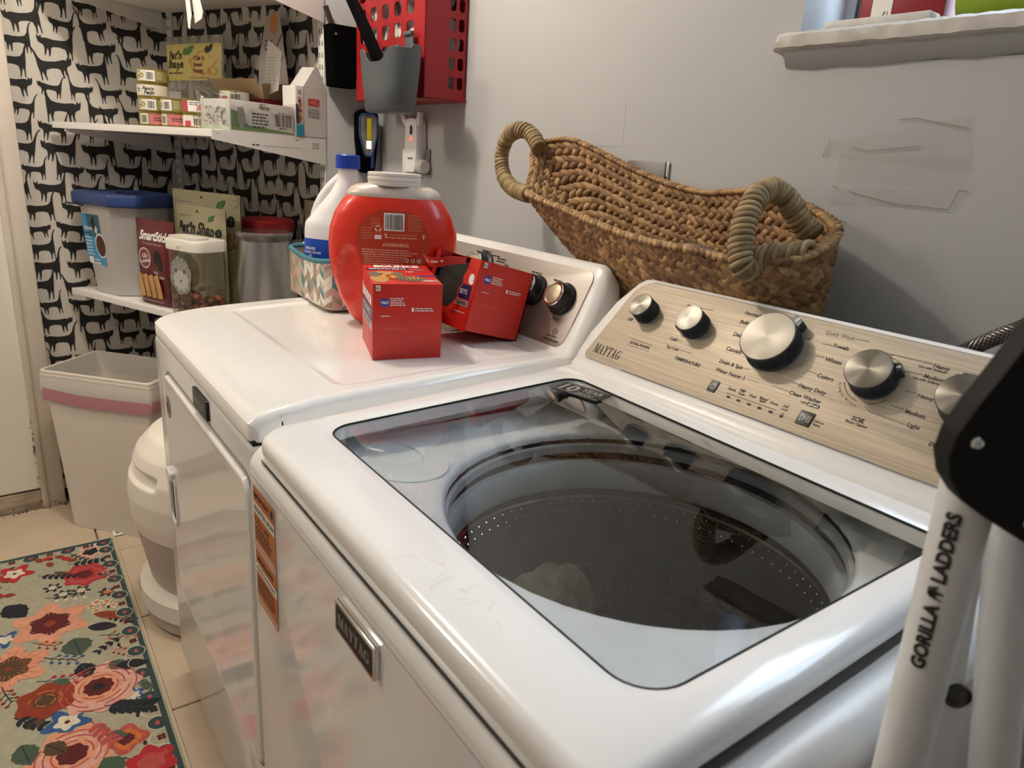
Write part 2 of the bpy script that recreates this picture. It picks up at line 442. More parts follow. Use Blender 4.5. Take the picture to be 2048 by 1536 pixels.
# open-topped shell: only the sides matter, the tub sits inside
body = MB(); o_ = rq([(WX[0], .262), (WX[1], .262), (WX[1], .955), (WX[0], .955)], .012, 3, 2)
body.loft([[(p.x, p.y, .03) for p in o_], [(p.x, p.y, .885) for p in o_]], c0=True)
body.build('cabinet', ENAMEL, wm, world=True)
for sx in (WX[0]+.05, WX[1]-.05):
    for sy in (.30, .90): MB().lathe([(0, 0), (.022, 0), (.022, .02), (.012, .022), (.012, .05)], 14, T=TR((sx, sy, .001))).build('foot', RUBBER, wm, world=True)
fp = MB(); o_ = rrect(WX[1]-WX[0], .835, .010, 4, 4, (WX[0]+WX[1])/2, .4680)
def fr(d, y): q = inset(o_, d); return [(p.x, y, p.y) for p in q]
fp.loft([fr(0, .262), fr(0, .249), fr(.0015, .2445), fr(.005, .2415), fr(.011, .240)], c0=True, c1=True)
fp.build('front_panel', ENAMEL, wm, world=True)
# white plastic top cap
o_ = rq([(-.925, .236), (-.172, .236), (-.172, .965), (-.945, .965)], [.045, .045, .02, .02], 8, 8)
cp = MB()
def ring(d, z, f=0):
    q = inset(o_, d); out = []
    for p, p0 in zip(q, o_):
        lf = sst(1-min(1, (p0.x+.945)/.030))*sst(min(1, max(0, p0.y-.262)/.05)) if p0.x < -.9 else 0
        out.append((p.x, p.y, z+f*(zl(p.y)-.940)+f*.020*lf))
    return out
cp.loft([ring(.012, .880), ring(.004, .8885), ring(0, .8895), ring(.000, .894, .8), ring(.005, .903, .8), ring(.013, .911, .9), ring(.022, .9155, 1), ring(.030, .914, 1), ring(.036, .909, 1), ring(.042, .905, 1), ring(.043, .890, .6)])
cp.build('top_cap', PLAST, wm, world=True, ang=50)
# lid frame with the glass window
LO = rq([(-.893, .243), (-.217, .243), (-.212, .786), (-.911, .786)], [.045, .035, .012, .012], 8, 8)
GL = rq([(-.852, .326), (-.262, .326), (-.250, .738), (-.853, .758)], [.035, .040, .018, .028], 8, 8)
def lr(P, d, dz): q = inset(P, d); return [(p.x, p.y, zl(p.y)+dz) for p in q]
ld = MB().loft([lr(LO, .010, -.022), lr(LO, .001, -.022), lr(LO, 0, -.016), lr(LO, .0005, -.008), lr(LO, .003, -.003), lr(LO, .009, .0003), lr(LO, .013, .0012),
                lr(GL, -.014, .0012), lr(GL, -.011, .0008), lr(GL, -.003, -.0018), lr(GL, 0, -.0025), lr(GL, .0015, -.008), lr(GL, 0, -.022), lr(LO, .010, -.022)])
lid = ld.build('lid', ENAMEL, wm, world=True, ang=40)
LGLASS = glassy('lid_glass', (.86, .875, .875), (.95, .97, 1.0), .0, 1.55, 1.25)
gl = MB().add(lr(GL, -.0005, -.0045), [list(range(len(GL)))])
gl.build('lid_glass', LGLASS, lid, world=True, flat=True)
sl = MB().tube([(p.x, p.y, zl(p.y)-.0032) for p in GL], .0017, 6, closed=True)
sl.build('lid_seal', DARK, lid, world=True)
lg = MB().loft([[(p.x, p.y, .9075+.85*(zl(p.y)-.94)) for p in inset(LO, k)] for k in (-.001, .012)])
lg.build('lid_gap_shade', mat('gap_shade_grey', '#4b4945', .5), wm, world=True)  # dark grey ring below the lid edge, standing for the shaded gap
# '10 YEAR' label under the glass
LT = frame((-.8275, .690, zl(.69)-.0025), (.0875, .018, .001), (-.01, .05, .002))
lt = MB().box((.044, .022, 0), (.088, .044, .0012), T=LT)
lt.poly([(.003, .003), (.085, .003), (.085, .0045), (.003, .0045)], 1, LT, .0009).poly([(.003, .0395), (.085, .0395), (.085, .041), (.003, .041)], 1, LT, .0009)
lt.text('10', .006, .022, h=.026, w_=.030, mi=1, T=LT, z=.0009, bold=.03).text('YEAR', .041, .028, h=.014, w_=.040, mi=1, T=LT, z=.0009, bold=.02)
lt.greek(.041, .014, .040, 2, .006, .0028, 1, LT, .0009, 3)
lt.build('lid_sticker', [TXT, mat('sticker_silver', '#9b9690', .5)], lid, world=True, flat=True, label='black 10 YEAR sticker under the glass')
# tub cover: flat white deck with the round opening
TUBW = mat('tub_white', '#dfe1e2', .38, noise=(9, .14), bump=(40, .12))
TC = V((-.545, .617)); TRD = .246
di = rq([(-.88, .275), (-.212, .275), (-.212, .925), (-.88, .925)], .03, 8, 10)
def tring(r, z):
    out = []
    for p in di:
        a = math.atan2(p.y-TC.y, p.x-TC.x); out.append((TC.x+r*math.cos(a), TC.y+r*math.sin(a), z))
    return out
tb = MB().loft([[(p.x, p.y, .906) for p in inset(di, -.006)], [(p.x, p.y, .901) for p in di], [(p.x+(TC.x-p.x)*.06, p.y+(TC.y-p.y)*.06, .900) for p in di], tring(TRD+.020, .900), tring(TRD+.006, .898), tring(TRD+.001, .893), tring(TRD, .887)])
tb.build('tub_cover', TUBW, wm, world=True, ang=50)
GRIME = mat('drum_grime', '#3d3a36', .8, noise=(38, .8), bump=(60, .5))
RINGW = mat('balance_ring', '#b7bcbe', .42, noise=(7, .12))
TZ = TR((TC.x, TC.y, 0))
MB().lathe([(TRD, .888), (TRD+.001, .880)], 64, T=TZ).build('seal_ring', GRIME, wm, world=True)
MB().lathe([(TRD+.001, .880), (TRD-.004, .878), (TRD-.004, .866), (TRD+.002, .863)], 64, T=TZ).build('splash_ring', RINGW, wm, world=True)
MB().lathe([(TRD+.002, .863), (TRD+.002, .852)], 64, T=TZ).build('seal_ring', GRIME, wm, world=True)
MB().lathe([(TRD+.002, .852), (TRD-.008, .851), (TRD-.010, .846), (TRD-.010, .812), (TRD-.006, .804), (TRD+.001, .801)], 64, T=TZ).build('balance_ring', RINGW, wm, world=True)
DRUM = mat('drum_steel', '#5d5b57', .36, .85, noise=(20, .2))
MB().lathe([(TRD+.001, .801), (TRD+.003, .795), (TRD+.003, .788), (TRD, .785), (TRD, .757), (TRD+.003, .753), (TRD+.003, .44), (TRD-.03, .405)], 64, T=TZ).build('drum', DRUM, wm, world=True)
dh = MB()
for zz, ph in ((.7795, 0), (.7635, .5)):
    for i in range(84):
        a = 2*PI*(i+ph)/84; dh.box((TC.x+(TRD-.0008)*math.cos(a), TC.y+(TRD-.0008)*math.sin(a), zz), (.0038, .0038, .0038), bev=.0014, seg=1)
dh.build('drum_glints', CHROME, wm, world=True, kind='stuff')  # small chrome beads stand for glints of light at the drum holes
dp = MB()
for k in range(5):
    zz = .655-.034*k
    for i in range(38):
        a = 2*PI*(i+.5*(k % 2))/38; Td = frame((TC.x+(TRD+.0028)*math.cos(a), TC.y+(TRD+.0028)*math.sin(a), zz), (-math.sin(a), math.cos(a), 0), (0, 0, 1), (-math.cos(a), -math.sin(a), 0))
        dp.lathe([(.0075, -.002), (.0105, .0045), (.0145, .0045), (.0165, 0)], 14, T=Td)
dp.build('drum_dimples', DRUM, wm, world=True, kind='stuff')
IMP = mat('wash_plate', '#4c4a45', .4, noise=(12, .2))
MB().lathe([(TRD-.03, .405), (.15, .41), (.06, .43), (.03, .455), (0, .457)], 48, T=TZ).build('wash_plate', IMP, wm, world=True)
# dispenser cup on the left of the deck
PC = V((-.800, .412))
dc = MB().loft([[(PC.x+.075*math.cos(t)*1.05, PC.y+.062*math.sin(t), .8995) for t in [2*PI*i/40 for i in range(40)]],
                [(PC.x+.074*math.cos(t)*1.05, PC.y+.061*math.sin(t), .9015) for t in [2*PI*i/40 for i in range(40)]],
                [(PC.x-.012+.050*math.cos(t)*1.05, PC.y-.003+.036*math.sin(t), .9025) for t in [2*PI*i/40 for i in range(40)]],
                [(PC.x-.012+.046*math.cos(t)*1.05, PC.y-.003+.032*math.sin(t), .897) for t in [2*PI*i/40 for i in range(40)]],
                [(PC.x-.012+.040*math.cos(t)*1.05, PC.y-.003+.026*math.sin(t), .868) for t in [2*PI*i/40 for i in range(40)]]], c1=True)
cup = dc.build('dispenser_cup', TUBW, wm, world=True, ang=50)
ch = MB()
for i in range(9):
    a = rn.uniform(-.3, .3); ch.box((PC.x-.03+.006*i, PC.y-.018+rn.uniform(-.004, .004), .871), (.0025, .012, .002), T=MX.Identity(4))
ch.build('dispenser_slots', DARK, cup, world=True, kind='stuff')

# control console
P0 = V((-.885, .803, .985)); EV = V((0, .102, .13)).normalized(); TC_ = frame(P0, (1, 0, 0), EV); EN = TC_.to_3x3() @ V((0, 0, 1)); LV = .165
prof = [(.786, .958), (.7885, .965), (.793, .9705), (.7985, .9755), (.8015, .981), (.8035, .9865)]
top = P0+EV*(LV+.002)
prof += [(P0.y+EV.y*.05, P0.z+EV.z*.05), (P0.y+EV.y*.12, P0.z+EV.z*.12), (top.y, top.z), (top.y+.006, top.z+.003), (top.y+.016, top.z+.001), (.944, 1.06), (.950, .93), (.80, .93)]
cm = MB(); rings = []
def cxl(v): return -.897+.0   # left end of the moulding
for x, k in ((-.915, .70), (-.911, .84), (-.903, .94), (-.893, .985), (-.88, 1.0), (-.70, 1), (-.40, 1), (-.135, 1), (-.125, .98), (-.119, .9)):
    c_ = (.875, .985); rings.append([(x+(.035*max(0, (z-1.06)/.06) if x < -.87 else 0), c_[0]+(y-c_[0])*k, max(.93, c_[1]+(z-c_[1])*k)) for y, z in prof])
cm.loft(rings, c0=True, c1=True)
console = cm.build('console', PLAST, wm, world=True, ang=38)
BRUSH = mat('brushed_face', '#b8ab98', .56, .55, noise=(3.0, .22, (2.2, 160, 160)), bump=(3, .06, (2, 200, 200)))
po = rq([(0, 0), (.752, 0), (.752, LV), (.024, LV)], [.010, .010, .03, .040], 10, 4)
face = MB().prism(po, .0002, .0022, T=TC_, bev=.0006).build('control_face', BRUSH, console, world=True)
MB().tube([TC_ @ V((p.x, p.y, .0006)) for p in po], .0013, 6, closed=True).build('face_trim', CHROME, console, world=True)
TXT_C = [('On', .042, .1137, .0498), ('Off', .0452, .0886, .0564), ('EXTRA POWER', .0798, .0496, .1234), ('Hot', .1422, .1394, .1531), ('Warm', .1444, .1248, .1612), ('Cool', .1467, .1012, .1584), ('Cold', .1486, .0769, .1628), ('Tap Cold', .1512, .0619, .1759), ('TEMPERATURE', .1784, .0481, .2288), ('Normal', .2468, .1502, .2726), ('Bulky Items', .2479, .1344, .2873), ('Delicates', .2497, .1123, .282), ('Casuals', .2523, .0873, .2794), ('Drain & Spin', .2541, .065, .2951), ('Water Faucet', .2561, .051, .3006), ('Towels', .3965, .1335, .4189), ('Whites', .3971, .1116, .4207), ('Colors', .3998, .0866, .4224), ('Heavy Duty', .3843, .0654, .4234), ('Clean Washer', .3778, .0519, .4242), ('with', .3987, .0443, .4062), ('Sense', .2921, .0297, .3052), ('Fill/', .3106, .0326, .3198), ('Soak', .311, .0276, .3215), ('Wash', .3272, .0299, .3388), ('Rinse/', .3435, .0315, .3574), ('Spin', .3452, .0279, .3548), ('Done', .3613, .0298, .373), ('Lid', .3809, .0317, .3877), ('Lock', .3802, .0267, .3898), ('Hold to', .4289, .0255, .4421), ('Start', .4294, .0207, .4392), ('Heavy', .5222, .1396, .5406), ('Use with Softener', .507, .1344, .5398), ('Medium', .5184, .1237, .5411), ('Use with Softener', .5078, .1182, .5403), ('Heavy', .5238, .0975, .5422), ('Medium', .5205, .0739, .5432), ('Light', .5299, .0587, .5442), ('SOIL', .4685, .0453, .4855), ('Rinse Option', .4638, .0392, .4913), ('DE', .5609, .0447, .5702)]
LINES = [(.076, .0559, .125, .0556), (.0775, .0440, .1272, .0436), (.1549, .1394, .1932, .1409), (.1774, .0623, .2015, .0624), (.2726, .1518, .3216, .1521), (.2931, .022, .3747, .0219), (.1625, .0773, .1725, .0771), (.2796, .0874, .2866, .0883), (.2973, .0649, .3064, .0651), (.3637, .1347, .3542, .1339), (.4202, .1500, .4379, .1505), (.3818, .1314, .3966, .1321), (.3826, .1123, .3949, .1132), (.383, .0883, .3986, .0879), (.3725, .066, .3831, .066), (.3513, .0529, .3764, .0524), (.4727, .1405, .5213, .141), (.4951, .1238, .5176, .124), (.5078, .0985, .5214, .0988), (.5026, .0757, .5189, .0747), (.4840, .0594, .5279, .0576), (.4755, .0640, .4840, .0594), (.4727, .1405, .4705, .1375)]
ZT = .0026
LEG = [('switch_legend', .07, MB()), ('extra_power_legend', .135, MB()), ('temperature_legend', .24, MB()), ('cycle_legend', .43, MB()), ('soil_legend', 9, MB())]
def lg_(u): return next(q for _, m_, q in LEG if u < m_)
for s_, u0, v0, u1 in TXT_C:
    lg_(u0).text(s_, u0, v0, u1-u0, mi=0, T=TC_, z=ZT, bold=.022 if s_ in ('TEMPERATURE', 'SOIL', 'DE', 'EXTRA POWER') else .014, slant=.18 if s_.isupper() and s_ != 'EXTRA POWER' else .06)
for a_ in LINES: lg_((a_[0]+a_[2])/2 if a_[0] < .43 else a_[0]).line(a_[:2], a_[2:], .0006, T=TC_, z=ZT)
tx = LEG[3][2]
for i in range(10): tx.line((.3097+.0021*i, .0508), (.3107+.0021*i, .0508), .0008, T=TC_, z=ZT)
tx.poly([(.305+.0020*math.cos(t), .0500+.0020*math.sin(t)) for t in [PI*.75+1.5*PI*k/10 for k in range(11)]]+[(.305, .0545)], 0, TC_, ZT)
tx.poly([(.305+.0012*math.cos(t), .0500+.0012*math.sin(t)) for t in [PI*.75+1.5*PI*k/10 for k in range(11)]]+[(.305, .0528)], 2, TC_, ZT+.0001)
tx.poly(rrect(.018, .0052, .002, 4, 1, .4165, .0443), 0, TC_, ZT); tx.text('affresh', .4092, .0443, .0146, mi=1, T=TC_, z=ZT+.0002, bold=.02, slant=.15)
for i in range(5): tx.poly(rrect(.0058, .0034, .0006, 3, 1, .300+.01725*i, .0168), 0, TC_, ZT)
tx.poly(rrect(.0046, .0036, .0006, 3, 1, .386, .0162), 0, TC_, ZT); 
for k in range(8):
    t = PI*k/8; t2 = PI*(k+1)/8; tx.line((.386+.0016*math.cos(t), .0185+.002*math.sin(t)), (.386+.0016*math.cos(t2), .0185+.002*math.sin(t2)), .0006, T=TC_, z=ZT)
# curved words and arcs round the soil knob
KC = V((.468, .102))
tx = LEG[4][2]
def arc_text(word, r, a0, a1, h, face_out=True):
    n = len(word)
    for i, c in enumerate(word):
        a = a0+(a1-a0)*(i+.5)/n
        if c != ' ': tx.text(c, KC.x+r*math.cos(a), KC.y+r*math.sin(a), h=h, T=TC_, z=ZT, align='C', rot=a-PI/2 if face_out else a+PI/2)
arc_text('Extra Rinse', .0385, math.radians(128), math.radians(82), .0036)
arc_text('Single Rinse', .0400, math.radians(205), math.radians(268), .0036, False)
for a0, a1 in ((72, 128), (35, 68), (-75, -40), (205, 262)):
    for k in range(10):
        t = math.radians(a0+(a1-a0)*k/10); t2 = math.radians(a0+(a1-a0)*(k+1)/10); r = .0345
        tx.line((KC.x+r*math.cos(t), KC.y+r*math.sin(t)), (KC.x+r*math.cos(t2), KC.y+r*math.sin(t2)), .0008, T=TC_, z=ZT)
for nm_, _, q in LEG: q.build(nm_, [TXT, TXW, BRUSH], console, world=True, flat=True, recalc=False)
fq = MB().text('Quick Wash', .3774, .1496, .0409, T=TC_, z=ZT, bold=.004, slant=.06)
fq.build('worn_lettering', TXG, console, world=True, flat=True, recalc=False, label='half worn-off Quick Wash print')
# serif maker's name: (thick, thin) strokes per letter
def serif(mb, word, x, y, h, wd, mi=0, T=None, z=0):
    thk, thn, sf = .20, .075, .06
    def q(*p): mb.poly([(x+cx+px*h*sx+(py-.0)*h*.0, y+py*h) for px, py in p], mi, T, z)
    sx = 1; cx = 0
    tot = {'M': 1.02, 'A': .88, 'Y': .86, 'T': .82, 'G': .86}
    sx = wd/(h*sum(tot[c]+.04 for c in word))
    for c in word:
        w_ = tot[c]
        if c == 'M':
            q((.10, 0), (.10+thn, 0), (.10+thn, 1), (.10, 1)); q((.10, 1), (.10+thk, 1), (.58, .0), (.46, 0)); q((.50, 0), (.56, 0), (.86, 1), (.78, 1)); q((.74, 0), (.74+thk, 0), (.74+thk, 1), (.74, 1))
            q((0, 0), (.28, 0), (.28, sf), (0, sf)); q((0, 1-sf), (.2, 1-sf), (.2, 1), (0, 1)); q((.66, 0), (1.02, 0), (1.02, sf), (.66, sf)); q((.8, 1-sf), (1.02, 1-sf), (1.02, 1), (.8, 1))
        if c == 'A':
            q((.12, 0), (.12+thn, 0), (.46, 1), (.40, 1)); q((.60, 0), (.60+thk, 0), (.50, 1), (.36, 1)); q((.24, .30), (.64, .30), (.62, .36), (.26, .36))
            q((0, 0), (.30, 0), (.30, sf), (0, sf)); q((.50, 0), (.88, 0), (.88, sf), (.50, sf))
        if c == 'Y':
            q((.34, 0), (.34+thk, 0), (.34+thk, .46), (.34, .46)); q((.34, .46), (.54, .40), (.30, 1), (.08, 1)); q((.46, .46), (.53, .42), (.76, 1), (.69, 1))
            q((.24, 0), (.64, 0), (.64, sf), (.24, sf)); q((0, 1-sf), (.38, 1-sf), (.38, 1), (0, 1)); q((.60, 1-sf), (.86, 1-sf), (.86, 1), (.60, 1))
        if c == 'T':
            q((.31, 0), (.31+thk, 0), (.31+thk, 1), (.31, 1)); q((.02, 1-sf*1.2), (.80, 1-sf*1.2), (.80, 1), (.02, 1)); q((.02, .72), (.07, .72), (.12, 1), (.02, 1)); q((.80, .72), (.75, .72), (.70, 1), (.80, 1)); q((.20, 0), (.62, 0), (.62, sf), (.20, sf))
        if c == 'G':
            n = 14
            for k in range(n):
                a0 = math.radians(42+(276)*k/n); a1 = math.radians(42+276*(k+1)/n)
                w0 = .045+.075*abs(math.cos(a0/2+.4))**1; w1 = .045+.075*abs(math.cos(a1/2+.4))
                w0 = .05+.15*max(0, -math.cos(a0)); w1 = .05+.15*max(0, -math.cos(a1))
                q((.44+.40*math.cos(a0), .5+.5*math.sin(a0)), (.44+.40*math.cos(a1), .5+.5*math.sin(a1)), (.44+(.40-w1)*math.cos(a1), .5+(.5-w1*.5-.03)*math.sin(a1)), (.44+(.40-w0)*math.cos(a0), .5+(.5-w0*.5-.03)*math.sin(a0)))
            q((.60, .06), (.80, .12), (.80, .44), (.60, .44)); q((.50, .40), (.88, .40), (.88, .46), (.50, .46)); q((.70, .72), (.76, .68), (.78, 1), (.74, 1))
        cx += (w_+.04)*h*sx
nm = MB(); serif(nm, 'MAYTAG', .016, .0125, .0172, .062, 0, TC_, ZT); nm.build('brand_lettering', TXT, console, world=True, flat=True, recalc=True)
# push buttons
for u, v, w_, h_, kind in ((.2685, .0245, .0145, .0185, 'p'), (.4165, .0240, .0205, .0205, 's')):
    bt = MB().prism(rrect(w_, h_, .0016, 4, 2, u, v), .001, .0034, T=TC_, bev=.0006).build('push_button', BLACK, console, world=True)
    ic = MB()
    if kind == 'p':
        for k in range(14):
            a = math.radians(125+290*k/14); a2 = math.radians(125+290*(k+1)/14); ic.line((u+.0042*math.cos(a), v+.0042*math.sin(a)), (u+.0042*math.cos(a2), v+.0042*math.sin(a2)), .0008, T=TC_, z=.0037)
        ic.line((u, v), (u, v+.0052), .0009, T=TC_, z=.0037)
    else:
        P_ = [(u-.0062, v-.0048), (u-.0062, v+.0048), (u+.0012, v)]
        for k in range(3): ic.line(P_[k], P_[(k+1) % 3], .0007, T=TC_, z=.0037)
        for d in (.0036, .0066): ic.line((u+d, v-.0048), (u+d, v+.0048), .0008, T=TC_, z=.0037)
    ic.build('button_symbol', TXW, bt, world=True, flat=True)
# dials: ribbed smoke-coloured skirt, spun metal cap
KSIDE = mat('knob_skirt', '#39414a', .30, .35)
SPUN = radial(mat('spun_metal', '#79756d', .40, 1, aniso=.85))
def dial(u, v, r, h, pt=None, hub=1.0):
    T = MX.Translation(-rootloc(wm)) @ TC_ @ MX.Translation((u, v, .002))
    k = MB().lathe([(r*1.02, 0), (r*1.02, .003), (r*.985, .004)], 48); n = 72
    ribs = []
    for z, rr in ((.004, 1.0), (h*.86, .97)):
        ribs.append([(r*rr*(1 if i % 2 else .965)*math.cos(2*PI*i/(2*n)), r*rr*(1 if i % 2 else .965)*math.sin(2*PI*i/(2*n)), z) for i in range(2*n)])
    k.loft(ribs); k.lathe([(r*.97, h*.86), (r*.985, h*.88), (r*.985, h*.96), (r*.95, h)], 48)
    if pt is not None:
        c, s_ = math.cos(pt), math.sin(pt)
        k.prism([(r*.7*c-r*.36*s_, r*.7*s_+r*.36*c), (r*1.22*c-r*.20*s_, r*1.22*s_+r*.20*c), (r*1.22*c+r*.20*s_, r*1.22*s_-r*.20*c), (r*.7*c+r*.36*s_, r*.7*s_-r*.36*c)], .002, h*.62, bev=.0015)
    d = k.build('dial', KSIDE, console, ang=20, T=T)
    MB().lathe([(0, h+.0004), (r*.5, h+.0005), (r*.90, h+.0004), (r*.95, h), (r*.955, h-.002)], 64).build('dial_cap', SPUN, d)
    if pt is not None:
        c, s_ = math.cos(pt), math.sin(pt)
        MB().line((r*1.02*c, r*1.02*s_), (r*1.20*c, r*1.20*s_), r*.10, z=h*.62+.0004).build('dial_mark', TXW, d, flat=True)
dial(.0765, .1085, .0215, .026)
dial(.181, .1075, .0230, .026, math.radians(205))
dial(.3205, .1095, .0400, .028, math.radians(62))
dial(.468, .1020, .0285, .027, math.radians(32))
dial(.577, .1005, .0285, .027, math.radians(120))
BLET = mat('badge_letter', '#b4afa8', .4, .3)
MB().box(((WX[0]+WX[1])/2, .254, .887), (WX[1]-WX[0]-.01, .010, .008)).build('panel_gap_shade', DARK, wm, world=True)  # dark strip added in the gap under the cap to deepen its shade
# badge and stickers on the front panel
TFW = frame((0, .2398, 0), (1, 0, 0), (0, 0, 1))
bd = MB().prism(rrect(.094, .037, .003, 4, 2, -.547, .845), .0002, .0055, T=TFW, bev=.001).build('badge', CHROME, wm, world=True)
MB().prism(rrect(.086, .029, .002, 4, 2, -.547, .845), .005, .0058, T=TFW).build('badge_field', TXT, bd, world=True)
nm = MB(); serif(nm, 'MAYTAG', -.584, .8385, .013, .074, 0, TFW, .0061); nm.build('badge_lettering', BLET, bd, world=True, flat=True)
ORG = mat('orange_sticker', '#bd6a2c', .5)
st = MB().poly(rrect(.088, .178, .002, 2, 1, -.846, .775), 0, TFW, .0005)
def strip(v, h_, mi): st.poly([(-.889, v), (-.803, v), (-.803, v+h_), (-.889, v+h_)], mi, TFW, .0007)
st.text('IMPORTANT!', -.886, .852, w_=.062, mi=2, T=TFW, z=.0009, bold=.02); strip(.825, .016, 1); st.text('REGISTER NOW', -.887, .833, w_=.082, mi=2, T=TFW, z=.0009, bold=.015)
st.poly(circ(.006, 16, -.812, .853), 2, TFW, .0008)
st.text('CALL 1-800', -.886, .815, w_=.06, mi=2, T=TFW, z=.0009); st.greek(-.886, .805, .078, 4, .0055, .0024, 2, TFW, .0009, 4)
for k in range(3): strip(.7795-.0045*k, .0018, 1)
st.text('¡IMPORTANTE!', -.886, .757, w_=.070, mi=2, T=TFW, z=.0009, bold=.02); strip(.735, .012, 1); st.text('REGISTREZ MAINTENANT', -.887, .741, w_=.078, mi=2, T=TFW, z=.0009, bold=.01)
st.greek(-.886, .727, .078, 5, .0055, .0024, 2, TFW, .0009, 5)
for k in range(2): strip(.6935-.0035*k, .0012, 1)
st.build('orange_sticker', [ORG, TXW, TXT], wm, world=True, flat=True, recalc=False, label='orange registration sticker on the front')
# scuffs and rust spot on the lid front
sc = MB(); rs = random.Random(9)
for i in range(16):
    x = rs.gauss(-.44, .05); y = rs.gauss(.285, .018); a = rs.uniform(0, PI); l = rs.uniform(.002, .009)
    if not .262 < y < .305: continue
    p = V((x, y)); d = V((math.cos(a), math.sin(a)))*l
    sc.line(p-d, p+d, .0005, z=0)
sc.map(lambda p: (p.x, p.y, zl(p.y)+.0022)); sc.build('scuffs', mat('scuff', '#c9c3b8', .6), lid, world=True, flat=True, kind='stuff')

# ------------------------------------------------------------------ dryer
dy = thing('clothes_dryer', 'white front-loading dryer beside the washer, cluttered with laundry supplies', 'dryer', (-1.31, .60, 0))
DX = (-1.672, -.951)
def lerpt(t, x):
    for (a, b), (c, d) in zip(t, t[1:]):
        if x <= c: k = max(0, (x-a)/(c-a)); return b+(d-b)*k
    return t[-1][1]
DZ = [(.256, .9205), (.262, .926), (.27, .931), (.285, .936), (.31, .941), (.35, .946), (.42, .951), (.55, .957), (.70, .961), (.95, .964)]
def sst(x): x = max(0, min(1, x)); return x*x*(3-2*x)
def rbox(x, y, x0, x1, y0, y1, r, s_):
    dx = max(x0+r-x, 0, x-(x1-r)); dy_ = max(y0+r-y, 0, y-(y1-r)); d = math.hypot(dx, dy_)-r
    if dx == 0 and dy_ == 0: d = -min(x-x0, x1-x, y-y0, y1-y)
    return sst(.5-d/s_)
def dtop(x, y):
    z = lerpt(DZ, y)
    z -= .0045*rbox(x, y, -1.605, -.995, .405, .672, .03, .014)
    z += .0015*rbox(x, y, -1.20, -1.004, .69, .785, .008, .006)
    e = min(x-DX[0], DX[1]-x)
    if e < .016: z -= .016-math.sqrt(max(0, .016**2-(.016-e)**2))
    return z
XS = [DX[0]+.016*(1-math.cos(k*PI/12)) for k in range(7)]; XS = XS+[XS[-1]+(DX[1]-DX[0]-.032)*k/150 for k in range(1, 150)]+[DX[1]-.016*(1-math.cos(k*PI/12)) for k in range(6, -1, -1)]
YS = [.256, .2565, .258, .260, .264, .268, .274, .282, .29, .30, .312]+[.325+.0055*k for k in range(88)]+[.88, .95]
tp = MB(); vs = []; nX = len(XS)
for y in YS:
    for x in XS:
        e = min(x-DX[0], DX[1]-x); cf = .012*(1-min(1, e/.02))**2 if y < .30 else 0
        vs.append((x, y+cf, dtop(x, y)))
fs = [[j*nX+i, j*nX+i+1, (j+1)*nX+i+1, (j+1)*nX+i] for j in range(len(YS)-1) for i in range(nX-1)]
n0 = len(vs); bd_ = [i for i in range(nX)]; rim = bd_+[j*nX+nX-1 for j in range(1, len(YS))]+[(len(YS)-1)*nX+i for i in range(nX-2, -1, -1)]+[j*nX for j in range(len(YS)-2, 0, -1)]
for i in rim: vs.append((vs[i][0], vs[i][1], .8955))
for k in range(len(rim)):
    a, b_ = rim[k], rim[(k+1) % len(rim)]; c, d = n0+k, n0+(k+1) % len(rim); fs.append([a, c, d, b_])
tp.add(vs, fs); tp.build('top_panel', ENAMEL, dy, world=True, ang=55)
MB().box(((DX[0]+DX[1])/2, .612, .478), (DX[1]-DX[0]-.004, .68, .832), bev=.004).build('cabinet', ENAMEL, dy, world=True)
for sx in (DX[0]+.05, DX[1]-.05):
    for sy in (.32, .90): MB().lathe([(0, 0), (.022, 0), (.022, .02), (.012, .022), (.012, .07)], 14, T=TR((sx, sy, .001))).build('foot', RUBBER, dy, world=True)
o_ = rrect(DX[1]-DX[0], .825, .012, 4, 4, (DX[0]+DX[1])/2, .4785)
fp = MB(); fp.loft([fr(0, .272), fr(0, .262), fr(.002, .258), fr(.007, .256)], c0=True, c1=True); fp.build('front_panel', ENAMEL, dy, world=True)
MB().box(((DX[0]+DX[1])/2, .2655, .8935), (DX[1]-DX[0]-.008, .012, .008)).build('panel_gap_shade', DARK, dy, world=True)  # dark strip laid in the gap below the top panel as its shade
# door with its rounded lip and finger pull
o_ = rrect(.612, .520, .035, 8, 4, -1.262, .575)
rc = MB(); rc.loft([fr(-.008, .2555), fr(-.008, .2548), fr(-.002, .2552)]); rc.build('door_recess', mat('recess_grey', '#8d8a86', .4), dy, world=True)
do = MB(); do.loft([fr(0, .2575), fr(0, .2525), fr(.0012, .2495), fr(.004, .2480), fr(.008, .2478), fr(.012, .2485), fr(.016, .2488)], c1=True)
ddoor = do.build('door', ENAMEL, dy, world=True, ang=50)
TFD = frame((0, .2487, 0), (1, 0, 0), (0, 0, 1))
MB().prism(rrect(.052, .112, .02, 6, 2, -1.543, .555), -.0005, .0006, T=TFD).build('handle_pocket', mat('pocket_shade', '#2c3034', .9, spec=.1), ddoor, world=True)  # flat plate, darkened to pass for the shade of a recess
hl = MB().tube([TFD @ V((p.x, p.y, .001)) for p in rrect(.058, .118, .022, 6, 2, -1.543, .555)], .0042, 8, closed=True)
hl.prism(rrect(.050, .022, .006, 5, 2, -1.543, .612), 0, .010, T=TFD, bev=.003)
hl.build('handle_rim', ENAMEL, ddoor, world=True)
em = MB().prism(circ(.022, 28, -1.525, .770, .024), 0, .0008, T=TFD); em.build('oval_emblem', mat('emblem', '#8f8780', .35, .4), ddoor, world=True)
el = MB(); el.greek(-1.538, .776, .026, 3, .007, .0035, 0, TFD, .0011, 8); el.build('emblem_print', TXT, ddoor, world=True, flat=True)
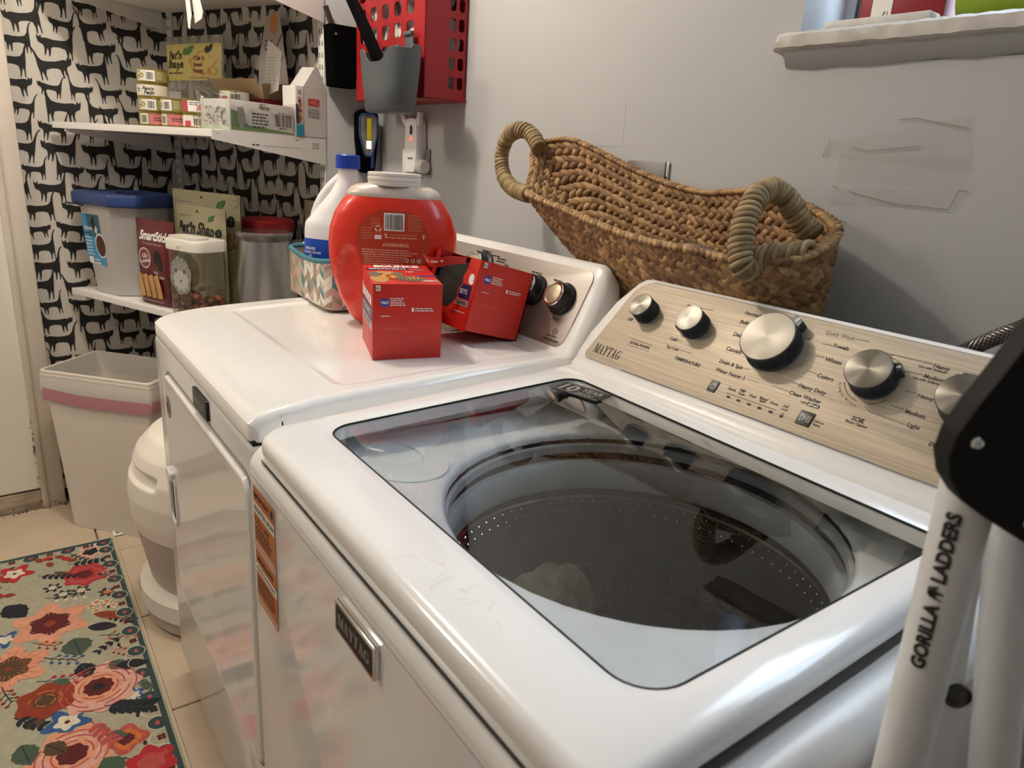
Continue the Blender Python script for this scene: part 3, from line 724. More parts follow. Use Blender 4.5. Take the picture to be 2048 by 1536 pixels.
TFE = frame((0, .2558, 0), (1, 0, 0), (0, 0, 1))
bd = MB().prism(rrect(.098, .036, .003, 4, 2, -1.240, .866), .0002, .0055, T=TFE, bev=.001).build('badge', BLACK, dy, world=True)
nm = MB(); serif(nm, 'MAYTAG', -1.281, .8595, .013, .074, 0, TFE, .0060); nm.build('badge_lettering', BLET, bd, world=True, flat=True)
# dryer console
Q0 = V((-1.645, .835, .966)); EVD = V((0, .075, .145)).normalized(); TD = frame(Q0, (1, 0, 0), EVD); QN = TD.to_3x3() @ V((0, 0, 1))
t_ = Q0+EVD*.172
prof = [(.826, .952), (.8285, .960), (.833, .966), (Q0.y+EVD.y*.06, Q0.z+EVD.z*.06), (Q0.y+EVD.y*.12, Q0.z+EVD.z*.12), (t_.y-.001, t_.z-.002), (t_.y+.006, t_.z+.004), (t_.y+.020, t_.z+.004), (.958, 1.10), (.965, 1.05), (.965, .952)]
cm = MB(); rings = []
for x, k in ((-1.676, .80), (-1.668, .93), (-1.655, .985), (-1.635, 1), (-1.3, 1), (-1.05, 1), (-.990, 1), (-.975, .975), (-.964, .90), (-.955, .78), (-.950, .62)):
    rings.append([(x, .885+(y-.885)*(k if z > .98 else min(1, k+.12)), max(.952, .98+(z-.98)*k)) for y, z in prof])
cm.loft(rings, c0=True, c1=True)
dcon = cm.build('console', PLAST, dy, world=True, ang=42)
DFACE = mat('dryer_face', '#a9a098', .40, .55, noise=(4, .06))
MB().prism(rrect(.655, .160, .022, 8, 3, .333, .082), .0002, .002, T=TD, bev=.0006).build('control_face', DFACE, dcon, world=True)
dt = MB(); zt = .0026
dt.text('SensorDrying', .6025, .0135, .044, T=TD, z=zt, bold=.02); dt.greek(.608, .0205, .03, 1, .005, .0022, T=TD, z=zt, seed=2)
for k in range(16):
    a, a2 = 2*PI*k/16, 2*PI*(k+1)/16; dt.line((.626+.0062*math.cos(a), .0305+.0062*math.sin(a)), (.626+.0062*math.cos(a2), .0305+.0062*math.sin(a2)), .0009, T=TD, z=zt)
dt.line((.6225, .0315), (.6255, .0285), .001, T=TD, z=zt); dt.line((.6255, .0285), (.6300, .0325), .001, T=TD, z=zt)
dt.build('sensor_lettering', TXT, dcon, world=True, flat=True, recalc=False); dt = MB()
dt.text('Start', .600, .0555, .0215, T=TD, z=zt)
dt.build('start_legend', TXT, dcon, world=True, flat=True, recalc=False)
for grp in (((.276, .153, 1, .05, 1), (.300, .147, 1, .05, 2), (.345, .143, 2, .04, 3), (.380, .132, 1, .02, 4)), ((.479, .133, 2, .036, 6), (.515, .124, 1, .02, 7)), ((.555, .128, 1, .03, 8), (.585, .122, 1, .03, 9))):
    dt = MB()
    for u, v, n, w_, sd in grp: dt.greek(u, v, w_, n, .006, .003, T=TD, z=zt, seed=sd)
    dt.build('dial_legend', TXT, dcon, world=True, flat=True, recalc=False)
BEIGE = mat('dial_centre', '#b9a88e', .42, .5)
for u, v, r in ((.606, .0945, .0260), (.515, .096, .0260), (.300, .105, .036), (.11, .096, .026)):
    T = MX.Translation(-rootloc(dy)) @ TD @ MX.Translation((u, v, .002))
    d = MB().lathe([(r*1.28, 0), (r*1.27, .006), (r*1.12, .010), (r*1.06, .024), (r, .027)], 48).lathe([(r*1.02, .026), (0, .026)], 48).build('dial', BLACK, dcon, T=T)
    MB().lathe([(r*.96, .025), (r*1.0, .0285), (r*.93, .031), (r*.80, .0305), (r*.77, .028)], 48).build('dial_ring', CHROME, d)
    MB().lathe([(r*.79, .0275), (r*.70, .0290), (0, .0295)], 48).build('dial_cap', BEIGE, d)

# ------------------------------------------------------------------ detergent tub
TUBRED = mat('tub_orange_red', '#e0301a', .30, coat=.3)
dtb = thing('detergent_tub', 'large orange-red detergent pod tub with pale neck, its warning label facing out', 'tub', (-1.345, .667, .9570), math.atan2(.9, .45)-.055)
SH = [(0, .070, .030, 0), (.004, .078, .036, 0), (.014, .088, .043, 0), (.05, .107, .052, 0), (.09, .121, .057, 0), (.135, .130, .060, 0), (.165, .131, .061, 0), (.195, .128, .060, 0), (.225, .118, .058, 0), (.248, .104, .054, 0), (.259, .094, .051, 0)]
def sup(a, b_, z, e=2.6, n=72):
    out = []
    for i in range(n):
        t = 2*PI*i/n; c, s_ = math.cos(t), math.sin(t)
        out.append((a*math.copysign(abs(c)**(2/e), c), b_*math.copysign(abs(s_)**(2/e), s_), z))
    return out
def pinch(p):
    # finger grips moulded into both flanks, on front and back
    k = 0
    for sx in (-1, 1):
        u = (p.x*sx-.086)/.022; v = (p.z-.105)/.062
        if u*u+v*v < 1: k = max(k, (1-u*u-v*v)**.5)
    return V((p.x, p.y*(1-.17*sst(k*1.1)), p.z))
zs = [q[0] for q in SH]; rings = []
for i in range(57):
    z = .259*i/56
    if i < 4: z = (0, .0015, .004, .008)[i]
    rings.append(sup(lerpt([(q[0], q[1]) for q in SH], z), lerpt([(q[0], q[2]) for q in SH], z), z))
tb = MB().loft(rings, c0=True); tb.map(pinch); tb.build('tub_body', TUBRED, dtb, ang=40)
LIDP = mat('tub_collar', '#d3c5b9', .35, .15)
rings = [sup(.094, .051, .2585), sup(.0945, .0515, .262), sup(.092, .050, .268), sup(.084, .046, .276), sup(.072, .044, .281, 2.3), sup(.058, .043, .283, 2.0)]
MB().loft(rings, c1=True).build('collar', LIDP, dtb, ang=40)
nk = MB().lathe([(.052, .281), (.053, .286), (.052, .2885), (.0535, .291), (.0535, .296), (.052, .2985), (.0535, .301), (.053, .305), (.050, .306)], 48).lathe([(.050, .306), (.0, .3045)], 48)
nk.build('neck', mat('neck_plastic', '#ded8d1', .3), dtb)
# printed back label, lies on the front flat of the tub
def tubY(x, z): # front surface
    a = lerpt([(q[0], q[1]) for q in SH], z); b_ = lerpt([(q[0], q[2]) for q in SH], z)
    y = b_*(max(0, 1-min(1, abs(x/a))**2.6))**(1/2.6)
    return -pinch(V((x, y, z))).y
def onto(dz): return lambda p: (p.x, tubY(p.x, p.y)-dz-p.z, p.y)
LABEL = mat('label_red_brown', '#b8381a', .4); LB2 = mat('label_line', '#c8502a', .4)
lo = [(-.072, .170), (-.066, .202), (-.048, .226), (-.024, .236), (.030, .236), (.056, .222), (.072, .196), (.076, .168), (.070, .146), (.058, .118), (.052, .085), (.052, .040), (-.050, .040), (-.050, .085), (-.054, .116), (-.066, .146)]
lo = rq(lo[::-1], .012, 3, 3)
ctr = V((0, .14))
def patch(mb, out, mi, dz, n=10):
    s0 = len(mb.v); rings = [[(ctr.x+(p.x-ctr.x)*k/n, ctr.y+(p.y-ctr.y)*k/n, dz) for p in out] for k in range(1, n+1)]
    mb.loft([r for r in rings], mi, c0=True); return s0
lb = MB(); patch(lb, lo, 0, .0006); lb.map(onto(0)); lb.build('label', LABEL, dtb, ang=60)
lt = MB()
lt.poly(rrect(.040, .034, .001, 2, 3, .004, .2135), 1, z=.0011); lt.bars(-.013, .199, .034, .029, 26, 2, z=.0014, seed=5)
lt.line((-.072, .176), (.075, .176), .0005, 3, z=.001); lt.line((-.071, .163), (.073, .163), .0005, 3, z=.001)
lt.text('WARNING', .010, .1695, h=.0065, mi=0, z=.0011, bold=.03, align='C'); lt.poly([(-.0185, .1668), (-.0125, .1668), (-.0155, .172)], 0, z=.0011)
lt.greek(-.058, .1585, .118, 3, .0046, .0021, 0, z=.0011, seed=1); lt.greek(-.054, .145, .085, 5, .0046, .0017, 0, z=.0011, seed=2)
lt.greek(-.048, .1205, .090, 2, .0048, .0017, 0, z=.0011, seed=3)
lt.text('MAY IRRITATE EYES. Do not get in eyes. Keep out of reach of', -.046, .1110, w_=.093, mi=0, z=.0011, bold=.02); lt.text('children. FIRST AID TREATMENT', -.045, .1045, w_=.052, mi=0, z=.0011, bold=.02)
lt.greek(-.044, .0985, .090, 6, .0046, .0017, 0, z=.0011, seed=4)
lt.greek(-.040, .218, .018, 4, .0045, .0016, 4, z=.0011, seed=6); lt.greek(-.060, .200, .026, 5, .0048, .0016, 4, z=.0011, seed=7); lt.greek(.031, .228, .030, 9, .0036, .0015, 4, z=.0011, seed=8)
lt.text('Please tip lid to secure closure before', -.004, .1895, w_=.052, mi=0, z=.0011); lt.greek(-.012, .1835, .070, 1, .004, .002, 0, z=.0011, seed=9)
for x in (-.012, .062):
    lt.poly([(x-.0016, .1825), (x+.0016, .1825), (x+.0016, .188), (x+.0036, .188), (x, .1925), (x-.0036, .188), (x-.0016, .188)], 0, z=.0011)
lt.poly(rrect(.014, .022, .001, 2, 2, -.027, .193), 3, z=.001); lt.poly(rrect(.0135, .008, .0008, 2, 2, -.027, .1835), 1, z=.0011)
for k in range(3):   # recycling arrows
    a = PI/2+2*PI*k/3
    for j in range(4):
        t, t2 = a-.6+.32*j, a-.6+.32*(j+1); lt.line((-.027+.0052*math.cos(t), .2+.0052*math.sin(t)), (-.027+.0052*math.cos(t2), .2+.0052*math.sin(t2)), .0022, 1, z=.0012)
for k, x in enumerate((.030, .042, .054)): lt.poly(circ(.0040, 16, x, .1395), 1, z=.0011); lt.poly([(x-.002, .137), (x+.001, .1385), (x+.002, .142), (x-.001, .1415)], 2, z=.0014)
lt.map(onto(0)); lt.build('label_print', [mat('label_cream', '#e9b79d', .5), TXW, TXT, LB2, mat('label_pink', '#d98463', .5)], dtb, flat=True, recalc=False)

# ------------------------------------------------------------------ herringbone storage bin with bleach jug standing in it
fbn = thing('storage_bin', 'small teal-edged fabric bin with herringbone print standing on the dryer', 'bin', (-1.614, .685, .9605), -.03)
bo = rrect(.285, .215, .03, 6, 4); FAB = mat('bin_fabric', '#cfc4b4', .85, bump=(300, .2)); TEAL = mat('bin_teal', '#3f7683', .8)
def bz(p): return .098+.012*((p.x/.14)**2)
k = MB().loft([[(p.x, p.y, 0) for p in inset(bo, .003)], [(p.x, p.y, .003) for p in bo], [(p.x, p.y, bz(p)) for p in bo], [(p.x, p.y, bz(p)) for p in inset(bo, .005)], [(p.x, p.y, .006) for p in inset(bo, .006)]], c0=True, c1=True)
k.build('fabric_shell', FAB, fbn)
MB().tube([(p.x, p.y, bz(p)-.001) for p in inset(bo, .0025)], .0058, 8, closed=True).build('binding', TEAL, fbn)
hb = MB(); cols = [mat('print_white2', '#e6dfd3', .85), mat('print_taupe', '#a5937f', .85), mat('print_teal2', '#5e8a90', .85), mat('print_pink', '#c9a79c', .85), mat('print_sand', '#c2b29d', .85)]
per = sum((bo[i]-bo[i-1]).length for i in range(len(bo))); cw = per/44; rn = random.Random(2)
def around(p):
    s_ = p.x % per; acc = 0
    for i in range(len(bo)):
        a, b_ = bo[i], bo[(i+1) % len(bo)]; l = (b_-a).length
        if acc+l >= s_ or i == len(bo)-1:
            t = (s_-acc)/max(l, 1e-9); q = a.lerp(b_, t); d = (b_-a).normalized() if l > 1e-9 else V((1, 0)); nrm = V((d.y, -d.x)); q = q+nrm*(.0007+p.z); return (q.x, q.y, p.y)
        acc += l
for i in range(44):
    sg = 1 if i % 2 else -1
    for j in range(-1, 8):
        y0 = j*.0145; c = rn.choice((0, 0, 1, 1, 2, 3, 4, 4)); dxy = cw*.85*sg*.8
        ys = [y0, y0+.0135]; 
        def cl(y): return min(max(y, .002), .0995)
        a = (i*cw, cl(ys[0]-dxy/2)); b_ = ((i+1)*cw, cl(ys[0]+dxy/2)); c_ = ((i+1)*cw, cl(ys[1]+dxy/2)); d = (i*cw, cl(ys[1]-dxy/2))
        st_ = 3
        for q in range(st_):
            f0, f1 = q/st_, (q+1)/st_
            P_ = [(a[0]+(b_[0]-a[0])*f0, a[1]+(b_[1]-a[1])*f0), (a[0]+(b_[0]-a[0])*f1, a[1]+(b_[1]-a[1])*f1), (d[0]+(c_[0]-d[0])*f1, d[1]+(c_[1]-d[1])*f1), (d[0]+(c_[0]-d[0])*f0, d[1]+(c_[1]-d[1])*f0)]
            if abs(P_[0][1]-P_[3][1]) > 1e-4 or abs(P_[1][1]-P_[2][1]) > 1e-4: hb.poly(P_, c)
hb.map(around); hb.build('herringbone_print', cols, fbn, flat=True, kind='stuff')
jg = thing('bleach_jug', 'white bleach jug with blue cap and blue label standing in the herringbone bin', 'jug', (-1.625, .655, .9675), math.radians(38))
rings = []
JS = [(0, .062, .046, 0), (.006, .068, .052, 0), (.14, .070, .053, 0), (.165, .069, .052, 0), (.185, .062, .047, .004), (.205, .050, .042, .010), (.225, .038, .036, .018), (.245, .030, .030, .026), (.265, .024, .024, .031), (.285, .021, .021, .033), (.296, .021, .021, .033)]
for i in range(40):
    z = .296*i/39; a = lerpt([(q[0], q[1]) for q in JS], z); b_ = lerpt([(q[0], q[2]) for q in JS], z); ox = lerpt([(q[0], q[3]) for q in JS], z)
    rings.append([(p[0]+ox, p[1], p[2]) for p in sup(a, b_, z, 2.9 if z < .18 else 2.2, 48)])
JUGW = mat('jug_white', '#e9e8ea', .3)
MB().loft(rings, c0=True, c1=True).tube(smooth_path([(-.052, 0, .160), (-.046, 0, .190), (-.030, 0, .222), (-.006, 0, .250), (.020, 0, .272)], 6), .016, 12).build('jug_body', JUGW, jg, ang=60)
cpm = MB()
cpm.loft([[((.0265+(.0008 if i % 2 else 0))*math.cos(2*PI*i/72)+.033, (.0265+(.0008 if i % 2 else 0))*math.sin(2*PI*i/72), z) for i in range(72)] for z in (.294, .322)], c0=True).lathe([(.0265, .322), (.0245, .3245), (0, .3245)], 36, T=TR((.033, 0, 0)))
cpm.build('cap', mat('cap_blue', '#0f3aa8', .35), jg)
BLUE = mat('label_blue', '#1248b4', .35)
rings = [[(p[0]*1.012, p[1]*1.015, p[2]) for p in sup(.070, .053, z, 2.9, 60)] for z in (.012, .134)]
MB().loft(rings).build('label', BLUE, jg)
jt = MB(); rot_ = -math.radians(40)
jt.text('MAKES', -.014, .112, h=.0058, align='C', bold=.02); jt.text('45 GALLONS', -.014, .103, h=.0050, align='C', bold=.02); jt.text('OF', -.014, .0945, h=.0050, align='C', bold=.02)
for a_ in (((-.022, .066), (-.022, .085)), ((-.006, .066), (-.006, .085)), ((-.022, .085), (-.006, .085)), ((-.025, .066), (-.003, .066))): jt.line(a_[0], a_[1], .0018)
def jmap(p):
    a = p.x/.058+rot_+.55; c, s_ = math.cos(a-PI/2), math.sin(a-PI/2)
    return (.0712*math.copysign(abs(c)**(2/2.9), c)*1.022, .0540*math.copysign(abs(s_)**(2/2.9), s_)*1.03, p.y)
jt.map(jmap); jt.build('label_print', TXW, jg, flat=True, recalc=False)

# ------------------------------------------------------------------ two dryer-sheet boxes
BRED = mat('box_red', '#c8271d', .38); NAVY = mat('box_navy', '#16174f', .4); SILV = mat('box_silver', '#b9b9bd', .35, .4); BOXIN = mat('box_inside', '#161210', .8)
FURG = mat('print_gold', '#b9824a', .6); FURB = mat('print_tabby', '#6e5c4b', .6); PGB = mat('logo_blue', '#1b3f98', .4); GOLD = mat('print_orange', '#e88a2a', .5)
BM = [BRED, TXW, NAVY, SILV, FURG, FURB, PGB, GOLD, TXT, mat('print_faint', '#dd6a5a', .5)]
def box_side(w_, h_):
    """print of the small end: size code, round blue logo, fine print (local x 0..w, y 0..h)"""
    m_ = MB(); sx, sy = w_/.13, h_/.133
    m_.poly([(.006*sx, .121*sy), (.0145*sx, .121*sy), (.0145*sx, .130*sy), (.006*sx, .130*sy)], 1, z=.0004); m_.text('62', .0103*sx, .1256*sy, h=.005*sx, mi=8, z=.0006, align='C', bold=.02)
    m_.poly(circ(.0078, 26, .022*sx, .101*sy), 6, z=.0004); m_.text('P&G', .022*sx, .101*sy, h=.0048, mi=1, z=.0006, align='C', bold=.02, slant=.2)
    m_.greek(.0325*sx, .108*sy, .030*sx, 4, .0038, .0018, 1, z=.0004, seed=3); m_.greek(.015*sx, .0775*sy, .022*sx, 1, .004, .0016, 1, z=.0004, seed=4)
    m_.poly([(.072*sx, .085*sy), (.0765*sx, .085*sy), (.0765*sx, .092*sy), (.072*sx, .092*sy)], 1, z=.0004); m_.greek(.079*sx, .0905*sy, .036*sx, 2, .0038, .0018, 1, z=.0004, seed=5)
    m_.text('01', .022*sx, .056*sy, h=.0065, mi=9, z=.0004); m_.text('63077052ZK', .029*sx, .0545*sy, h=.0040, mi=9, z=.0004, slant=.1)
    return m_
def carton(mb, w_, d, h, bev=.0012): mb.box((w_/2, d/2, h/2), (w_, d, h), bev=bev)
# first box: local x = away from the camera's right face; end face looks +x
b1 = thing('dryer_sheet_box', 'red dryer sheet box standing upright in front, dog and cat pictured on its top', 'box', (-1.103, .509, .9515), math.radians(-18), group='red dryer sheet boxes')
L1, W1, H1 = .160, .121, .134
m_ = MB().box((-L1/2, W1/2, H1/2+.0005), (L1, W1, H1), bev=.0012); m_.map(lambda p: (p.x, p.y, p.z+(.009*-p.x/L1 if p.z > .1 else 0))); m_.build('carton', BRED, b1)
TE = frame((.0002, 0, .0005), (0, 1, 0), (0, 0, 1)); box_p = box_side(W1, H1)
q = MB(); q.add(box_p.v, box_p.f, 0, TE); q.m = box_p.m; q.build('end_print', BM, b1, flat=True, recalc=False)
tt = MB()
TT = frame((0, 0, H1+.0007), (0, 1, 0), (-L1, 0, .009))               # x along +y, y away (-x)
tt.text('BOUNCE', .061, .146, h=.017, w_=.084, mi=1, T=TT, z=.0003, bold=.05, align='C')
tt.poly([(.002, .112), (.080, .118), (.080, .134), (.002, .128)], 2, TT, .0002); tt.text('MEGASHEETS', .008, .1225, h=.009, w_=.068, mi=1, T=TT, z=.0005, bold=.02)
tt.poly([(.083, .112), (.112, .114), (.112, .122), (.083, .120)], 3, TT, .0002); tt.text('GUARD', .086, .117, h=.005, mi=8, T=TT, z=.0004)
tt.text('130', .072, .098, h=.007, mi=1, T=TT, z=.0004, bold=.02); tt.greek(.088, .03, .036, 3, .0045, .0025, 1, TT, .0004, 7)
# golden dog face
def blob(cx, cy, rx, ry, mi, z, n=22, j=.08, seed=1):
    r_ = random.Random(seed); tt.poly([(cx+rx*math.cos(2*PI*i/n)*(1+r_.uniform(-j, j)), cy+ry*math.sin(2*PI*i/n)*(1+r_.uniform(-j, j))) for i in range(n)], mi, TT, z)
blob(.032, .070, .026, .032, 4, .0004, seed=2); blob(.016, .040, .016, .032, 4, .0005, seed=8); blob(.012, .075, .010, .022, 5, .0006, seed=3); blob(.054, .075, .009, .020, 5, .0006, seed=4); blob(.034, .055, .013, .014, 7, .0008, seed=5); blob(.034, .061, .005, .0045, 8, .0010, j=.02); blob(.024, .075, .003, .003, 8, .001, j=.02); blob(.043, .075, .003, .003, 8, .001, j=.02); blob(.034, .048, .0055, .0025, 8, .001, j=.02)
blob(.072, .040, .026, .020, 5, .0005, seed=6, j=.12); blob(.078, .046, .012, .012, 4, .0007, seed=7)
for k in range(6): tt.line((.052+.007*k, .028), (.054+.007*k, .052), .0012, 8, TT, .0009)
blob(.082, .050, .002, .002, 8, .0011, j=.02); blob(.073, .050, .002, .002, 8, .0011, j=.02)
tt.poly([(.085, .060), (.126, .064), (.126, .070), (.085, .066)], 6, TT, .0003)
tt.build('top_print', BM, b1, flat=True, recalc=False)
TS = frame((-L1, -.0002, .0005), (1, 0, 0), (0, 0, 1)); ss = MB()
ss.text('bounce', .012, .105, h=.022, w_=.132, mi=1, T=TS, z=.0003, bold=.04); ss.poly([(.012, .066), (.152, .066), (.152, .090), (.012, .090)], 2, TS, .0002); ss.text('MEGASHEETS', .022, .078, h=.012, w_=.118, mi=1, T=TS, z=.0004)
ss.poly([(.012, .050), (.152, .050), (.152, .064), (.012, .064)], 3, TS, .0002); ss.text('LINTGUARD', .03, .057, h=.008, w_=.10, mi=8, T=TS, z=.0004)
ss.build('side_print', BM, b1, flat=True, recalc=False)
# second box: torn open on its wide side, tipped over onto one edge against the dryer console
b2 = thing('dryer_sheet_box', 'opened red dryer sheet box tipped over against the dryer console, dark inside showing', 'box', (-1.090, .808, .9610), rot=(0, 0, 0), group='red dryer sheet boxes')
tilt = math.radians(-14.0)
RB = MX.Rotation(tilt, 4, 'X')
L2, W2, H2 = .165, .124, .136; th = .0012
def yb(p): return p
bx = MB()
bx.box((-.001, -W2/2, H2/2), (.002, W2, H2), T=RB)                      # end facing the room
bx.box((-L2+.001, -W2/2, H2/2), (.002, W2, H2), T=RB)
bx.box((-L2/2, -.001, H2/2), (L2, .002, H2), T=RB)                      # back
bx.box((-L2/2, -W2/2, .001), (L2, W2, .002), T=RB)                      # bottom
bx.prism([(-L2, .09), (-L2, 0), (-.055, 0), (-.055, .09)], 0, .001, 0, RB @ frame((0, -.088, H2-.001), (1, 0, 0), (0, 1, 0)))
edge = [(-.002, 0), (-.002, H2), (-.036, H2), (-.040, .112), (-.047, .098), (-.044, .086), (-.056, .070), (-.052, .058), (-.062, .046), (-.075, .034), (-.110, .030), (-L2, .034), (-L2, 0)]
bx.prism(edge, 0, .0012, 0, RB @ frame((0, -W2, 0), (1, 0, 0), (0, 0, 1)))
bx.prism([(-L2, H2), (-L2, .030), (-L2+.012, .034), (-L2+.017, .06), (-L2+.012, .09), (-L2+.018, .118), (-L2+.014, H2)], 0, .0012, 0, RB @ frame((0, -W2, 0), (1, 0, 0), (0, 0, 1)))
bx.build('carton', BRED, b2, ang=20)
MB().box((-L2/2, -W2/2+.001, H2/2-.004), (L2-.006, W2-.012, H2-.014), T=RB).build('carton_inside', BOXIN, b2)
q = MB(); bp = box_side(W2, H2); q.add(bp.v, bp.f, 0, RB @ frame((.0006, -W2, 0), (0, 1, 0), (0, 0, 1))); q.m = bp.m; q.build('end_print', BM, b2, flat=True, recalc=False)
sp = MB(); TS2 = RB @ frame((0, -W2-.0014, 0), (1, 0, 0), (0, 0, 1))
sp.text('e', -.0265, .101, h=.024, w_=.018, mi=1, T=TS2, z=.0003, bold=.06)
sp.poly([(-.048, .058), (-.010, .058), (-.010, .085), (-.041, .085), (-.052, .07)], 2, TS2, .0003); sp.text('EETS', -.045, .071, h=.0085, mi=1, T=TS2, z=.0006)
sp.poly([(-.056, .044), (-.010, .044), (-.010, .056), (-.05, .056)], 3, TS2, .0003); sp.text('TGUARD', -.054, .050, h=.0065, mi=8, T=TS2, z=.0006, bold=.02); sp.greek(-.05, .032, .038, 1, .004, .0016, 1, TS2, .0003, 6)
sp.build('side_print', BM, b2, flat=True, recalc=False)
# torn flap bent out of the opening
fl = MB(); n = 12
def flap(u, v):
    x = -.160+.125*u; w_ = (-.5+v)*.020*(1-.35*u)
    return RB @ V((x, -W2-.012-.030*math.sin(PI*u)*(.7+.5*v)-.02*(1-u), H2-.010-.016*math.sin(PI*u)+w_+.003*math.sin(9*u)))
fl.grid(14, 4, flap); fp_ = fl.build('torn_flap', [mat('flap_red', '#c23a30', .45)], b2, ang=60)
ft = MB(); ft.greek(0, 0, .1, 1, .01, .006, seed=4); ft.map(lambda p: tuple(V(flap(min(1, p.x/.11), .55+p.y/.03))+V((0, -.0012, 0))))
ft.build('flap_print', TXW, b2, flat=True, recalc=False)

# ------------------------------------------------------------------ wicker basket leaning between console tops and wall
WICK = [mat('wicker_a', '#9c764c', .62, noise=(60, .35, (1, 1, 1)), bump=(160, .6)), mat('wicker_b', '#805d3a', .62, noise=(60, .35), bump=(160, .6)), mat('wicker_c', '#b08c5e', .62, noise=(60, .3), bump=(160, .6))]
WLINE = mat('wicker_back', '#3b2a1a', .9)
bk = thing('wicker_basket', 'boat-shaped woven seagrass basket with two loop handles, wedged behind the consoles', 'basket', (-.83, 1.0, 1.05))
RIM = [(-1.322, 1.005, 1.335), (-1.285, .972, 1.285), (-1.262, .945, 1.238), (-1.20, .918, 1.229), (-1.091, .900, 1.216), (-.923, .878, 1.193), (-.82, .872, 1.184), (-.72, .872, 1.182), (-.655, .888, 1.176), (-.605, .925, 1.183), (-.588, .985, 1.205), (-.612, 1.040, 1.235), (-.70, 1.068, 1.262), (-.80, 1.082, 1.272), (-.90, 1.092, 1.264), (-.99, 1.096, 1.272), (-1.105, 1.090, 1.299), (-1.215, 1.072, 1.336), (-1.275, 1.050, 1.352)]
RIM = [V(p) for p in RIM]
def pull(p):     # keep the near rim clear of the console tops
    k = 1+max(0, .93-p.y)/.93*.62; q = V((0, 0, 1.29)); return q+(p-q)*k
RIM = [pull(p) for p in RIM]
BASE = [(-1.02, 1.035, 1.080), (-1.015, 1.020, 1.078), (-1.00, 1.008, 1.076), (-.97, 1.000, 1.074), (-.92, .995, 1.070), (-.85, .992, 1.066), (-.78, .992, 1.062), (-.71, .994, 1.058), (-.66, 1.0, 1.054), (-.632, 1.010, 1.052), (-.622, 1.03, 1.052), (-.632, 1.052, 1.054), (-.68, 1.068, 1.058), (-.74, 1.074, 1.062), (-.81, 1.076, 1.066), (-.87, 1.076, 1.068), (-.93, 1.072, 1.072), (-.98, 1.062, 1.076), (-1.012, 1.048, 1.079)]
BASE = [(x, y, z-.035) for x, y, z in BASE]
RIMS = smooth_path(RIM, 10, True); BASES = smooth_path(BASE, 10, True); NR = len(RIMS)
def samp(L, u):
    f = (u % 1)*len(L); i = int(f); return L[i].lerp(L[(i+1) % len(L)], f-i)
# resample rim by length so that braid pieces stay even
def even(A, B, n):
    acc = [0]
    for i in range(len(A)): acc.append(acc[-1]+(A[(i+1) % len(A)]-A[i]).length)
    oa, ob = [], []; j = 0
    for k in range(n):
        t = acc[-1]*k/n
        while acc[j+1] < t: j += 1
        f = (t-acc[j])/max(1e-9, acc[j+1]-acc[j]); oa.append(A[j].lerp(A[(j+1) % len(A)], f)); ob.append(B[j].lerp(B[(j+1) % len(B)], f))
    return oa, ob
RIMS, BASES = even(RIMS, BASES, 200)
def bsurf(u, v):      # v 0 base .. 1 rim, bulging a little
    p = samp(BASES, u).lerp(samp(RIMS, u), v); c = V((-.85, 1.02, p.z)); o = (p-c); o.z = 0
    if o.length > 1e-6: p = p+o.normalized()*.020*math.sin(PI*v)*(.5+.5*min(1, abs(o.y)*12))*(.35 if o.y > 0 else 1)
    return p
MB().loft([[bsurf(i/120, v) for i in range(120)] for v in (0, .15, .3, .45, .6, .75, .9, .99)], c0=True).build('weave_backing', WLINE, bk, world=True)  # dark sheet added behind the weave to stop light leaking through
rn = random.Random(21)
def leafpiece(mb, p, t, s_, n, L, W_, H_, mi):
    """one plump strand: pointed oval, 2 x 8 shell"""
    rings = []
    for k in range(7):
        f = k/6; x = (f-.5)*L; r = max(.06, math.sin(PI*f)**.62)
        rings.append([p+t*x+s_*(W_*r*math.cos(a)*.5)+n*(H_*r*math.sin(a)*.5) for a in (0, PI*.25, PI*.5, PI*.75, PI, PI*1.25, PI*1.5, PI*1.75)])
    mb.loft(rings, mi, c0=True, c1=True)
NROW = 11
for r in range(NROW):
    mb = MB(); v0 = (r+.55)/(NROW+.2)
    pts = [bsurf(i/200, v0) for i in range(200)]; ln = sum((pts[i]-pts[i-1]).length for i in range(200)); n = int(ln/.0190)
    for i in range(n):
        for h in (0, 1):
            u = (i+.5*h)/n; vv = v0+(.018 if h else -.018)
            p = bsurf(u, vv); t = (bsurf(u+.004, vv)-bsurf(u-.004, vv)).normalized(); w_ = (bsurf(u, min(1, vv+.03))-bsurf(u, vv-.03)).normalized(); nn = t.cross(w_).normalized()
            a = (.62 if h else -.62)+rn.uniform(-.12, .12)
            d = t*math.cos(a)+w_*math.sin(a); s_ = nn.cross(d).normalized()
            p = p+nn*rn.uniform(-.001, .001)
            leafpiece(mb, p, d, s_, nn, .037*rn.uniform(.9, 1.1), .0170*rn.uniform(.9, 1.1), .0165, rn.choice((0, 0, 1, 1, 2)))
    mb.build('braid_row', WICK, bk, world=True, ang=80, recalc=False)
mb = MB(); n = 150
for i in range(n):
    for h in (0, 1):
        u = (i+.5*h)/n; p = samp(RIMS, u)+V((0, 0, .002)); t = (samp(RIMS, u+.004)-samp(RIMS, u-.004)).normalized(); up = V((0, 0, 1)); s_ = t.cross(up).normalized(); nn = s_.cross(t)
        a = .55 if h else -.55; d = t*math.cos(a)+s_*math.sin(a); leafpiece(mb, p+s_*(.004 if h else -.004), d, nn.cross(d), nn, .026, .012, .013, rn.choice((0, 2, 2, 1)))
mb.build('rim_braid', WICK, bk, world=True, ang=80, recalc=False)
HW = [mat('handle_wrap', '#a08a62', .6, noise=(40, .3), bump=(120, .4)), mat('handle_wrap_dark', '#8a7350', .6, noise=(40, .3), bump=(120, .4))]
